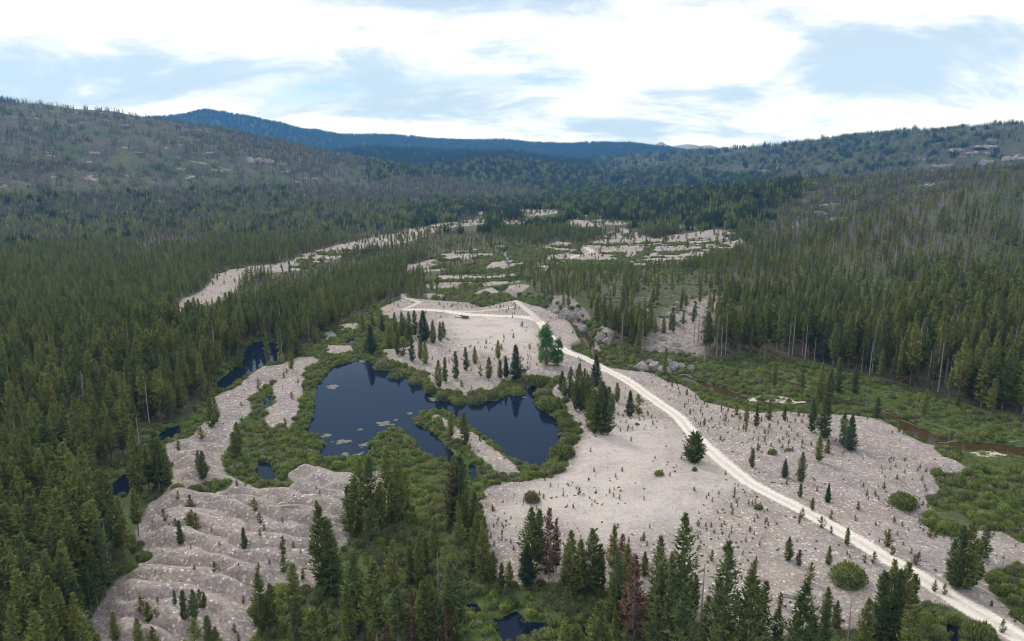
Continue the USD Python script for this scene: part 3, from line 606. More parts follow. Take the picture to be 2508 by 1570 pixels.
class Bag:
    """Triangles with their own normals, collected into one mesh."""
    def __init__(s): s.v, s.n, s.f, s.k = [], [], [], 0
    def add(s, v, n, f):
        s.v.append(v); s.n.append(n); s.f.append(np.asarray(f) + s.k); s.k += len(v)
    def blades(s, base, tip, width, nrm, rng, double=True):
        """One thin triangle per row of base/tip, wound to face along nrm."""
        m = len(base)
        d = tip - base
        for turn in ((0, 1) if double else (0,)):
            side = np.cross(d, rng.normal(size=(m, 3)))
            side /= np.linalg.norm(side, axis=1, keepdims=True) + 1e-9
            a, b = base - side * width[:, None] / 2, base + side * width[:, None] / 2
            g = np.cross(b - a, tip - a)
            flip = (g * nrm).sum(1) < 0
            a2, b2 = np.where(flip[:, None], b, a), np.where(flip[:, None], a, b)
            v = np.stack([a2, b2, tip], 1).reshape(-1, 3)
            s.add(v, np.repeat(nrm, 3, 0), np.arange(3 * m).reshape(-1, 3))
    def tube(s, pts, rad, sides=5):
        p = np.asarray(pts, float); rad = np.broadcast_to(np.asarray(rad, float), (len(p),))
        t = np.gradient(p, axis=0); t /= np.linalg.norm(t, axis=1, keepdims=True) + 1e-9
        a = np.cross(t, np.where(np.abs(t[:, 2:]) < 0.9, [0, 0, 1.0], [1.0, 0, 0])); a /= np.linalg.norm(a, axis=1, keepdims=True) + 1e-9
        b = np.cross(t, a); g = np.arange(sides) * 2 * np.pi / sides
        o = np.cos(g)[None, :, None] * a[:, None] + np.sin(g)[None, :, None] * b[:, None]
        v = p[:, None] + rad[:, None, None] * o
        i, j = np.meshgrid(np.arange(len(p) - 1), np.arange(sides), indexing="ij"); j2 = (j + 1) % sides
        q = np.stack([i * sides + j, i * sides + j2, (i + 1) * sides + j2, (i + 1) * sides + j], -1).reshape(-1, 4)
        s.add(v.reshape(-1, 3), o.reshape(-1, 3), np.vstack([q[:, :3], q[:, [0, 2, 3]]]))
        return s
    def put(s, path, mat):
        if not s.v: return None
        return raw_mesh(path, np.vstack(s.v), np.vstack(s.f), mat, np.vstack(s.n))

def unit(a): return a / (np.linalg.norm(a, axis=-1, keepdims=True) + 1e-9)

def conifer(seed, H=18.0, R=2.2, base=0.22, levels=40, per=5, tufts=5, tl=0.75, tw=0.34, shape=0.8, up=0.25, ragged=0.35, bag=None, at=(0, 0, 0), double=True, thin=1.0):
    rng = np.random.default_rng(seed)
    t = np.repeat(np.linspace(0, 1, levels) ** 0.95, per) + rng.uniform(-0.5, 0.5, levels * per) / levels
    t = np.clip(t, 0, 1)
    keep = rng.random(len(t)) < thin
    t = t[keep]
    z = H * (base + (0.985 - base) * t)
    az = rng.uniform(0, 2 * np.pi, len(t))
    lob = 1 + ragged * (meshkit.noise(np.stack([az * 0.9 + seed, z / (0.16 * H), z * 0], -1), seed) - 0.5) * 2
    r = R * np.minimum(1, (t + 0.10) / 0.28) * np.clip(1.04 - t, 0.02, 1) ** shape * lob * rng.uniform(0.7, 1.1, len(t))
    r = np.maximum(r, 0.02 * R)
    k = max(tufts, 1)
    s = np.linspace(0.30, 1.0, k)[None, :] + rng.uniform(-0.08, 0.08, (len(t), k))
    ang = az[:, None] + rng.normal(0, 0.16, (len(t), k))
    rad = r[:, None] * s
    lift = (up + 0.5 * t)[:, None] * rad * s - 0.12 * (1 - t)[:, None] * rad
    p = np.stack([rad * np.cos(ang), rad * np.sin(ang), z[:, None] + lift + rng.normal(0, 0.10, s.shape)], -1).reshape(-1, 3)
    out = unit(np.stack([np.cos(ang), np.sin(ang), np.zeros_like(ang)], -1).reshape(-1, 3))
    m = len(p)
    d = unit(out * 0.75 + np.array([0, 0, 0.55]) + rng.normal(0, 0.45, (m, 3)))
    size = rng.uniform(0.65, 1.25, m) * (0.55 + 0.6 * (1 - np.repeat(t, k)))
    tip = p + d * (tl * size)[:, None]
    nrm = unit(out * 0.75 + np.array([0, 0, 0.55]) + rng.normal(0, 0.30, (m, 3)))
    b = bag or Bag()
    o = np.asarray(at, float)
    b.blades(p - d * 0.1 + o, tip + o, tw * size + 0.03, nrm, rng, double)
    return b
def pole(H, r0, r1=0.03, seed=0, lean=0.01, sides=6, bag=None, at=(0, 0, 0), n=6, sink=1.2):
    rng = np.random.default_rng(seed)
    s = np.linspace(0, 1, n)
    w = np.cumsum(rng.normal(0, lean, (n, 2)), 0) * H * 0.3
    p = np.column_stack([w - w[0], s * (H + sink) - sink]) + np.asarray(at, float)
    return (bag or Bag()).tube(p, r0 + (r1 - r0) * s, sides)
def twigs(seed, H, R, n, base=0.25, w=0.07, bag=None, at=(0, 0, 0), droop=-0.1, k=1):
    rng = np.random.default_rng(seed)
    t = rng.random(n); z = H * (base + (0.97 - base) * t); az = rng.uniform(0, 2 * np.pi, n)
    r = R * (1 - 0.8 * t) * rng.uniform(0.35, 1.0, n)
    out = np.stack([np.cos(az), np.sin(az), np.full(n, droop) + rng.normal(0, 0.25, n)], -1)
    p = np.stack([0 * z, 0 * z, z], -1) + np.asarray(at, float)
    b = bag or Bag()
    b.blades(p, p + out * r[:, None], np.full(n, w), unit(out + [0, 0, 0.8]), rng)
    return b
def dome_bush(seed, n=420, lobes=5, size=1.0, h=0.8, tl=0.26, tw=0.12, bag=None, at=(0, 0, 0)):
    """A rounded willow of unit radius: overlapping lobes clad in upward leaf sprays."""
    rng = np.random.default_rng(seed)
    b = bag or Bag(); o = np.asarray(at, float)
    for q in range(lobes):
        a = rng.uniform(0, 2 * np.pi); c = np.array([math.cos(a), math.sin(a), 0]) * rng.uniform(0.1, 0.5) * (q > 0)
        rr = rng.uniform(0.45, 0.7) * (1.15 if q == 0 else 1)
        m = n // lobes
        d = unit(rng.normal(size=(m, 3)) + [0, 0, 0.35]); d[:, 2] = np.abs(d[:, 2]) * np.where(rng.random(m) < 0.85, 1, -0.25)
        p = c + d * rr * rng.uniform(0.72, 1.04, m)[:, None] * [1, 1, h * 1.35] + [0, 0, 0.12]
        p[:, 2] = np.maximum(p[:, 2], 0.0)
        dirn = unit(d * 0.6 + [0, 0, 0.8] + rng.normal(0, 0.4, (m, 3)))
        sz = rng.uniform(0.6, 1.3, m)
        nr = unit(d * 0.8 + [0, 0, 0.35] + rng.normal(0, 0.35, (m, 3)))
        b.blades((p - dirn * 0.06) * size + o, (p + dirn * (tl * sz)[:, None]) * size + o, tw * sz * size, nr, rng)
    return b

KINDS = stage.CreateClassPrim("/World/kinds")
def kind(name, parts):
    """One plant kind: an abstract Xform with its parts. parts: (name, Bag, material)."""
    x = UsdGeom.Xform.Define(stage, f"/World/kinds/{name}")
    for nm, b, mat in parts: b.put(f"/World/kinds/{name}/{nm}", mat)
    return x.GetPath()
PINES, PINES_MID, SNAGS, SNAGS_MID, YOUNG, YOUNG_MID, WILLOW, WILLOW_MID, SPRUCE, RUST, BUSHY, COTTON, OPEN = ([] for _ in range(13))
# every kind is built 1 unit = 1 m; pines stand 18 m, snags 15 m, young pines 2.5 m, willows radius 1 m
PV = [(2.6, .16, .70, .95, .4), (2.2, .28, .55, .8, .5), (3.0, .12, .8, .9, .45), (2.0, .38, .5, .7, .55), (2.8, .2, .8, .85, .5), (2.3, .30, .6, .65, .6), (2.5, .10, .72, .95, .4), (1.9, .22, .9, .6, .6), (3.1, .2, .6, .75, .6)]
for i in range(9):
    mat = (M_PINE, M_PINE2)[i in (2, 5)]
    R, base, shp, thin, rag = PV[i]
    PINES.append(kind(f"pine_{i}", [("trunk", pole(17.6, 0.24, seed=i, lean=0.018), M_BARK), ("crown", conifer(100 + i, 18, R, base, 48, 6, 5, 0.85, 0.33, shp, ragged=rag, thin=thin), mat)] + ([("dead_branches", twigs(180 + i, 9, 1.9, 60, 0.12, 0.08), M_TWIG)] if base > .19 else [])))
    PINES_MID.append(kind(f"pine_middle_{i}", [("trunk", pole(17.6, 0.26, seed=i, sides=4, n=3), M_BARK), ("crown", conifer(200 + i, 18, R, base, 30, 4, 3, 1.35, 0.60, shp, ragged=rag, thin=thin), mat)]))
for i in range(5):                                                   # grown in the open: green down to the ground
    OPEN.append(kind(f"open_pine_{i}", [("trunk", pole(17.6, 0.25, seed=20 + i), M_BARK), ("crown", conifer(150 + i, 18, (3.3, 2.8, 3.8, 3.0, 2.5)[i], (.04, .06, .03, .08, .05)[i], 44, 7, 6, 0.95, 0.36, (.85, .7, .95, .75, .6)[i], 0.2, 0.5, thin=0.88), (M_PINE, M_PINE2, M_PINE, M_PINE, M_PINE2)[i])]))
for i in range(5):
    R = (1.5, 1.9, 1.1, 2.2, 0.8)[i]; n = (140, 200, 80, 260, 40)[i]
    tw = twigs(300 + i, 15, R, n, 0.18, 0.07)
    SNAGS.append(kind(f"snag_{i}", [("trunk", pole((15, 15.5, 13, 15, 11.5)[i], 0.2, 0.05, 40 + i, 0.012), M_DEAD), ("branches", tw, (M_DEAD, M_TWIG)[i % 2])]))
    SNAGS_MID.append(kind(f"snag_middle_{i}", [("trunk", pole((15, 15.5, 13, 15, 11.5)[i], 0.24, 0.08, 40 + i, 0.012, 4, n=3), M_DEAD), ("branches", twigs(320 + i, 15, R, n // 2, 0.18, 0.13), (M_DEAD, M_TWIG)[i % 2])]))
for i in range(4):
    YOUNG.append(kind(f"young_{i}", [("stem", pole(2.4, 0.05, 0.01, 60 + i, sides=4, n=3, sink=0.3), M_BARK), ("crown", conifer(400 + i, 2.5, (0.80, 0.62, 1.0, 0.7)[i], 0.03, 12, 5, 3, 0.34, 0.13, (0.8, 0.6, 0.9, 0.7)[i], 0.5), (M_YOUNG, M_PINE)[i == 3])]))
for i in range(6):
    WILLOW.append(kind(f"willow_{i}", [("foliage", dome_bush(500 + i, (620, 520, 700, 560, 640, 480)[i], (5, 4, 6, 5, 7, 3)[i], h=(0.8, 0.7, 0.9, 0.65, 0.85, 0.95)[i]), (M_WILLOW, M_SALLOW, M_LUSH)[(0, 1, 2, 0, 1, 2)[i]])]))
WILLOW_BIG = [kind(f"big_willow_{i}", [("foliage", dome_bush(540 + i, (2600, 2900, 2400)[i], (8, 10, 7)[i], h=(0.85, 0.8, 0.9)[i], tl=0.13, tw=0.06), (M_WILLOW, M_LUSH, M_SALLOW)[i])]) for i in range(3)]
for i in range(3):
    SPRUCE.append(kind(f"spruce_{i}", [("trunk", pole(17.5, 0.26, seed=70 + i), M_BARK), ("crown", conifer(600 + i, 18, (4.0, 3.4, 4.6)[i], 0.03, 44, 9, 6, 1.05, 0.42, (0.95, 1.0, 0.9)[i], 0.05, 0.2), M_SPRUCE)]))
    RUST.append(kind(f"rust_{i}", [("trunk", pole(17.5, 0.26, seed=80 + i), M_DEAD), ("crown", conifer(650 + i, 18, (3.0, 2.3, 2.6)[i], 0.12, 40, 7, 4, 0.9, 0.30, 0.75, -0.1, 0.4, thin=0.75), M_RUST), ("branches", twigs(660 + i, 17.5, 3.0, 260, 0.08, 0.09, droop=-0.45), M_TWIG)]))
BUSHY = [kind("bushy_pine", [("trunk", pole(4.8, 0.12, seed=90, sink=0.4), M_BARK), ("crown", conifer(700, 5.2, 1.9, 0.02, 26, 11, 5, 0.55, 0.24, 0.42, 0.35, 0.15), M_PINE2)])]
def cottonwood(seed):
    rng = np.random.default_rng(seed); tr, br, fo = Bag(), Bag(), Bag()
    pole(13, 0.45, 0.12, seed, 0.02, bag=tr)
    for q in range(62):
        z0 = rng.uniform(0.3, 11.5); a = q * 2.4 + rng.normal(0, 0.4); L = rng.uniform(0.5, 1.0) * 3.4 * min(1, (z0 + 2.5) / 5) * (1 - z0 / 17)
        c = np.array([math.cos(a) * L, math.sin(a) * L, z0 + rng.uniform(0.8, 2.4)])
        if q % 2 == 0: br.tube([[0, 0, z0], c * [0.6, 0.6, 1] - [0, 0, 0.8], c], [0.14, 0.08, 0.03], 5)
        dome_bush(seed * 31 + q, 300, 3, size=rng.uniform(0.8, 1.5), h=1.5, tl=0.16, tw=0.10, bag=fo, at=c - [0, 0, 1.2])
    for q in range(4):
        dome_bush(seed * 31 + 77 + q, 200, 2, size=1.3 - 0.15 * q, h=1.5, tl=0.2, tw=0.14, bag=fo, at=(rng.normal(0, .5), rng.normal(0, .5), 11 + 0.9 * q))
    return [("trunk", tr, M_BARK), ("limbs", br, M_BARK), ("foliage", fo, M_COTTON)]
COTTON = [kind(f"cottonwood_{i}", cottonwood(7 + i)) for i in range(2)]
# groves: many small trees on one patch, for the far slopes
def grove(seed, n, spread, H, live, snag, R, tuft, brush=0):
    rng = np.random.default_rng(seed); g, gd, d = Bag(), Bag(), Bag()
    for q in range(n):
        x, y = rng.uniform(-spread, spread, 2)
        h = H * rng.uniform(0.55, 1.15); c = rng.random()
        if c < live:
            conifer(seed * 97 + q, h, R * h / H * rng.uniform(0.8, 1.2), 0.10, 9, 3, 1, tuft, tuft * 0.62, 0.75, bag=(g, gd)[q % 3 == 0], at=(x, y, -0.5), double=False)
        elif c < live + snag:
            hh = h * rng.uniform(0.7, 1.0)
            d.tube([[x, y, -2.5], [x + rng.normal(0, 0.3), y + rng.normal(0, 0.3), hh]], [0.30, 0.12], 3)
            twigs(seed * 91 + q, hh, 0.9, 7, 0.3, 0.22, bag=d, at=(x, y, 0))
        else:
            dome_bush(seed * 89 + q, 26, 2, size=rng.uniform(1.0, 2.2), tl=0.5, tw=0.42, bag=g, at=(x, y, -0.2))
    return g, gd, d
def groves(prefix, count, **k):
    out = []
    for i in range(count):
        g, gd, d = grove(1000 + 50 * len(prefix) + i, **k)
        out.append(kind(f"{prefix}_{i}", [x for x in (("crowns", g, M_PINE), ("dark_crowns", gd, M_PINE2), ("dead_trunks", d, M_FARDEAD)) if x[1].v]))
    return out
M_FAR = leaf_material("dense_far_needles", (0.022, 0.040, 0.022), (0.050, 0.078, 0.040))
def dark_groves(prefix, count, **k):
    out = []
    for i in range(count):
        g, gd, d = grove(2000 + i, **k)
        out.append(kind(f"{prefix}_{i}", [("crowns", g, M_FAR), ("dark_crowns", gd, M_FAR)]))
    return out
G_DENSE = dark_groves("dense_grove", 4, n=13, spread=6.0, H=15, live=1.0, snag=0.0, R=2.0, tuft=2.7)
G_LIVE = groves("live_grove", 5, n=12, spread=6.0, H=15, live=0.93, snag=0.07, R=1.9, tuft=2.6)
G_MIX = groves("mixed_grove", 5, n=13, spread=6.0, H=14, live=0.42, snag=0.5, R=1.8, tuft=2.5)
G_DEAD = groves("burnt_grove", 5, n=12, spread=6.0, H=13, live=0.06, snag=0.74, R=1.4, tuft=2.2)
# ------------------------------------------------------------------ where things grow
RNG = np.random.default_rng(11)
# what the ridges hide: highest bearing of the ground nearer than each grid point
elev = np.arctan2(Z - CAM_H, Rg)
veil = np.maximum.accumulate(np.vstack([np.full((1, NT), -9.0), elev[:-1]]), 0)
def shown(x, y, z, tall):
    r = np.maximum(np.hypot(x, y), 63.0)
    i = np.where(np.log(r) < lr1[-1], (np.log(r) - lr1[0]) / DR, NR1 - 1 + (np.log(r) - lr1[-1]) / DR2)
    v = ndimage.map_coordinates(veil, [np.maximum(i - 4, 0), (np.arctan2(x, y) - TH[0]) / DT], order=1, mode="nearest")
    return np.arctan2(z + tall - CAM_H, r) > v - 0.0008
def field(r0, r1, spacing, half=math.radians(40.5), jitter=0.48):
    """Jittered grid of points over a sector of the valley."""
    n = int(r1 / spacing) + 1
    gx, gy = np.meshgrid(np.arange(-n, n + 1), np.arange(0, n + 1))
    x = (gx + 0.5 * (gy % 2) + RNG.uniform(-jitter, jitter, gx.shape)) * spacing; y = (gy + RNG.uniform(-jitter, jitter, gx.shape)) * spacing
    r, t = np.hypot(x, y), np.arctan2(x, y)
    k = (r >= r0) & (r < r1) & (np.abs(t) < half)
    return x[k], y[k]
def smooth_at(x, y, s, seed, o=3): return meshkit.fbm(P3(x, y, s, seed), o, seed)
def woods(x, y):
    """(share of ground under trees, share of them dead) by place."""
    z = ground_z(x, y); u, v, d = seen(x, y, z)
    h = at(hill, x, y) if np.hypot(x, y).max() < R_MID else ground_z(x, y)
    n1, n2 = smooth_at(x, y, 60.0, 71), smooth_at(x, y, 140.0, 72)
    dens, dead = np.full(x.shape, 0.97), np.full(x.shape, 0.07)
    right = u + 420 * (n2 - 0.5) + 160 * (n1 - 0.5) > 1900 - (v - 500)
    left = u < 1000
    # left: a belt of dead snags between the green forest and the hill
    t = step(-v + 60 * (n2 - 0.5) * 2, -635, -565) * step(-(u + 260 * (n1 - 0.5)), -1120, -820); left = u < 1150 + 200 * (n1 - 0.5)
    dead = np.where(left, 0.11 + 0.46 * t + 0.5 * (step(n1, 0.52, 0.66)) * step(-v, -760, -560), dead)
    dens = np.where(left & (v < 470), 0.62, dens)
    belt = step(-np.abs(v - 470 + 0.03 * (u - 900)), -42, -18) * (u > 700) * (u < 1330)
    dead = np.maximum(dead, 0.85 * belt)
    # far valley floor: dark live forest with gaps
    mid = (u >= 1000) & ~right & (v < 565)
    dens = np.where(mid, 0.55 + 0.45 * step(n1, 0.35, 0.5), dens)
    # right hillside
    rs = right & (v < 960)
    dead = np.where(rs, 0.40 + 0.42 * step(-v + 120 * (n1 - 0.5) * 2 + 0.07 * (u - 1900), -700, -560), dead)
    clump = 1 - 0.5 * step(-smooth_at(x, y, 17.0, 78, 2), -0.56, -0.36) * step(-v, -820, -720)
    op = step(n1, 0.42, 0.58) * step(-v, -800, -660)
    dens = np.where(rs, clump * (1.0 - 0.36 * op - 0.20 * step(-v, -560, -450)), dens)
    return z, u, v, d, dens, dead
def blocked(x, y, m=1.5):
    g, p, rv, rd = at(sd_gravel, x, y, -99), at(sd_pond, x, y, -99), at(sd_river, x, y, -99), at(sd_road, x, y, -99)
    return (g > -m) | (p > -m) | (rv > -m) | (rd > -m - 1)

REST = {}                                                           # stuff: name -> rows (x, y, z, scale, spin, kind)
def rest(name, x, y, z, s, which_kind):
    REST.setdefault(name, []).append(np.column_stack([x, y, z, s, RNG.uniform(0, 360, len(x)), which_kind]))
TREES = []                                                          # candidates for trees of their own: dicts

# near and middle woods, tree by tree
x, y = field(95, 900, 3.6)
z, u, v, d, dens, dead = woods(x, y)
gr = at(sd_green, x, y, -99)
dens = np.where(gr > 0, np.where(y > 560, 0.25, np.where((u < 1500) & (v < 1330), 0.0, np.where(u < 1700, 0.085, 0.07))), dens)
clr = at(m_cleared, x, y) > 0.5; dens = np.where(clr & ~((v > 1330) & (gr > 0) & (u < 2100)), 0.0, dens)
dens = np.where((v > 1560) & (u > 200), 0.06, dens)
for p in ([(320,1040),(475,1028),(475,1115),(420,1190),(320,1200)], [(235,1140),(355,1128),(355,1320),(245,1320)], [(430,1030),(560,925),(600,940),(480,1060)]):
    dens = np.where(shapely.contains_xy(poly(p, 1.0), x, y), dens * 0.12, dens)
dens = np.where((u > 2250) & (v > 1075) & (v < 1330), 0.0, dens)
mid_flat = (u > 1180) & (u < 1950) & (y > 470) & (y < 740) & (at(hill, x, y) < 9); dens = np.where(mid_flat, dens * np.where(y > 560, 0.22, 0.38), dens)
dens = np.where(at(np.maximum(sd_knoll, sd_cliff), x, y, -99) > 0, 0.09, dens)
on_knoll = (np.hypot(x - 105, y - 440) < 82) & (u < 1740); dens = np.where(on_knoll, np.minimum(dens, 0.17), dens)
patchy = (u > 1050) & (u < 1560) & (v > 575) & (v < 740); dens = np.where(patchy & (gr <= 0), 0.36, dens)
dens = np.where(d < 330, dens * 0.80, dens)
for ahead in (10.0, 22.0, 34.0):
    q_ = 1 + ahead / np.hypot(x, y); dens = np.where((y > 545) & (at(sd_gravel, x * q_, y * q_, -99) > 0.5), dens * 0.3, dens)
k = (RNG.random(len(x)) < dens) & ~blocked(x, y) & (u > -140) & (u < 2650) & (v < 1760)
x, y, z, u, v, d, dead, gr = (q[k] for q in (x, y, z, u, v, d, dead, gr))
is_dead = RNG.random(len(x)) < dead
H = RNG.uniform(9.0, 20.0, len(x)) * (0.82 + 0.36 * smooth_at(x, y, 35.0, 75))
H = np.where((gr > 0), H * 0.75, H)
H = H * np.where(u < 1150, 1 - 0.40 * step(d, 330, 470), 1 - 0.25 * step(d, 420, 560))
H = np.where((u > 1650) & (v > 740) & (gr < 0), H * 1.25, H)
front = (u > 1150) & (u < 1950) & (y > 470) & (y < 760) & (at(hill, x, y) < 12); H = np.where(front, np.minimum(H * 0.7, 8.0), H); H = np.where(np.hypot(x - 120, y - 450) < 120, np.minimum(H, 9.5), H)
fr2 = (u > 1040) & (u < 1300) & (v > 590) & (v < 740); H = np.where(fr2, np.minimum(H * .8, 7.0), H)
sf = shapely.contains_xy(poly([(430,778),(620,695),(840,640),(960,615),(1080,575),(1200,560),(1210,585),(1090,605),(970,645),(850,675),(640,735),(490,805),(430,815)], 1.0), x, y); H = np.where(sf, np.minimum(H, 4.5), H)
near_k = d < 430
for i in np.nonzero(near_k | (RNG.random(len(x)) < 0)) [0]:
    TREES.append(dict(x=x[i], y=y[i], z=z[i], H=H[i] * (0.88 if is_dead[i] else 1), kind="snag" if is_dead[i] else "pine", u=u[i], v=v[i], d=d[i]))
far_k = ~near_k
m1 = far_k & ~is_dead; m2 = far_k & is_dead
rest("pine_forest", x[m1], y[m1], z[m1], H[m1] / 18, RNG.integers(0, len(PINES_MID), m1.sum()) + 100)
rest("burnt_forest", x[m2], y[m2], z[m2], H[m2] * 0.9 / 15, RNG.integers(0, len(SNAGS_MID), m2.sum()) + 100)

# farther slopes, grove by grove
def far_groves(r0, r1, sp, size):
    x, y = field(r0, r1, sp)
    z, u, v, d, dens, dead = woods(x, y)
    bl = np.zeros(len(x), bool)
    nr = np.hypot(x, y) < R_MID - 20
    bl[nr] = blocked(x[nr], y[nr], 0.75 * sp)
    for ahead in range(14, 120, 13):                               # the tailings keep fairly open ground on their near side
        q_ = 1 + ahead / np.hypot(x[nr], y[nr]); bl[nr] |= (at(sd_gravel, x[nr] * q_, y[nr] * q_, -99) > 1.0) & (RNG.random(nr.sum()) < 0.6)
    n3 = smooth_at(x, y, 330.0, 77, 4)
    far = step(np.hypot(x, y), 1500, 2300)
    zt = z
    lefthill = (u < 900) & (np.hypot(x, y) < 4200) & (zt > 35)
    dead = np.where(lefthill, 0.72, dead); dens = np.where(lefthill, 0.26 + 0.5 * step(n3, 0.45, 0.6), dens)
    righthill = (u > 1500) & (zt > 45) & (np.hypot(x, y) > 1700)
    dead = np.where(righthill, 0.50, dead); dens = np.where(righthill, 0.20 + 0.50 * step(n3, 0.42, 0.6), dens)
    knob = (u > 900) & (u < 1500) & (np.hypot(x, y) > 2300) & (np.hypot(x, y) < 4800)
    dead = np.where(knob, 0.22, dead); dens = np.where(knob, 0.85, dens)
    blue = np.hypot(x, y) > 4800
    dead = np.where(blue, 0.1, dead); dens = np.where(blue, 0.9, dens); thick = blue | ((u < 1450) & (np.hypot(x, y) > 3600))
    k = (RNG.random(len(x)) < dens) & ~bl & (u > -120) & (u < 2630) & shown(x, y, z, 12.0 * size)
    x, y, z, dead, thick = x[k], y[k], z[k], dead[k], thick[k]
    c = RNG.random(len(x))
    # mixture: mostly-live, mixed or burnt groves in the right proportion
    gk = np.where(dead > 0.6, np.where(c < 0.75, 2, 1), np.where(dead > 0.3, np.where(c < 0.35, 2, np.where(c < 0.75, 1, 0)), np.where(c < dead * 0.8, 1, 0)))
    gk = np.where(thick | ((gk == 0) & (RNG.random(len(x)) < 0.62)), 3, gk)
    s = size * RNG.uniform(0.85, 1.15, len(x))
    for gi, nm in enumerate(("pine_forest", "burnt_forest", "burnt_forest", "pine_forest")):
        m = gk == gi
        rest(nm, x[m], y[m], z[m], s[m], RNG.integers(0, 5 if gi < 3 else 4, m.sum()) + 200 + 100 * gi)
far_groves(900, 1800, 10.5, 0.78)
far_groves(1800, 3400, 19.0, 1.15)
far_groves(3400, 7600, 34.0, 1.7)

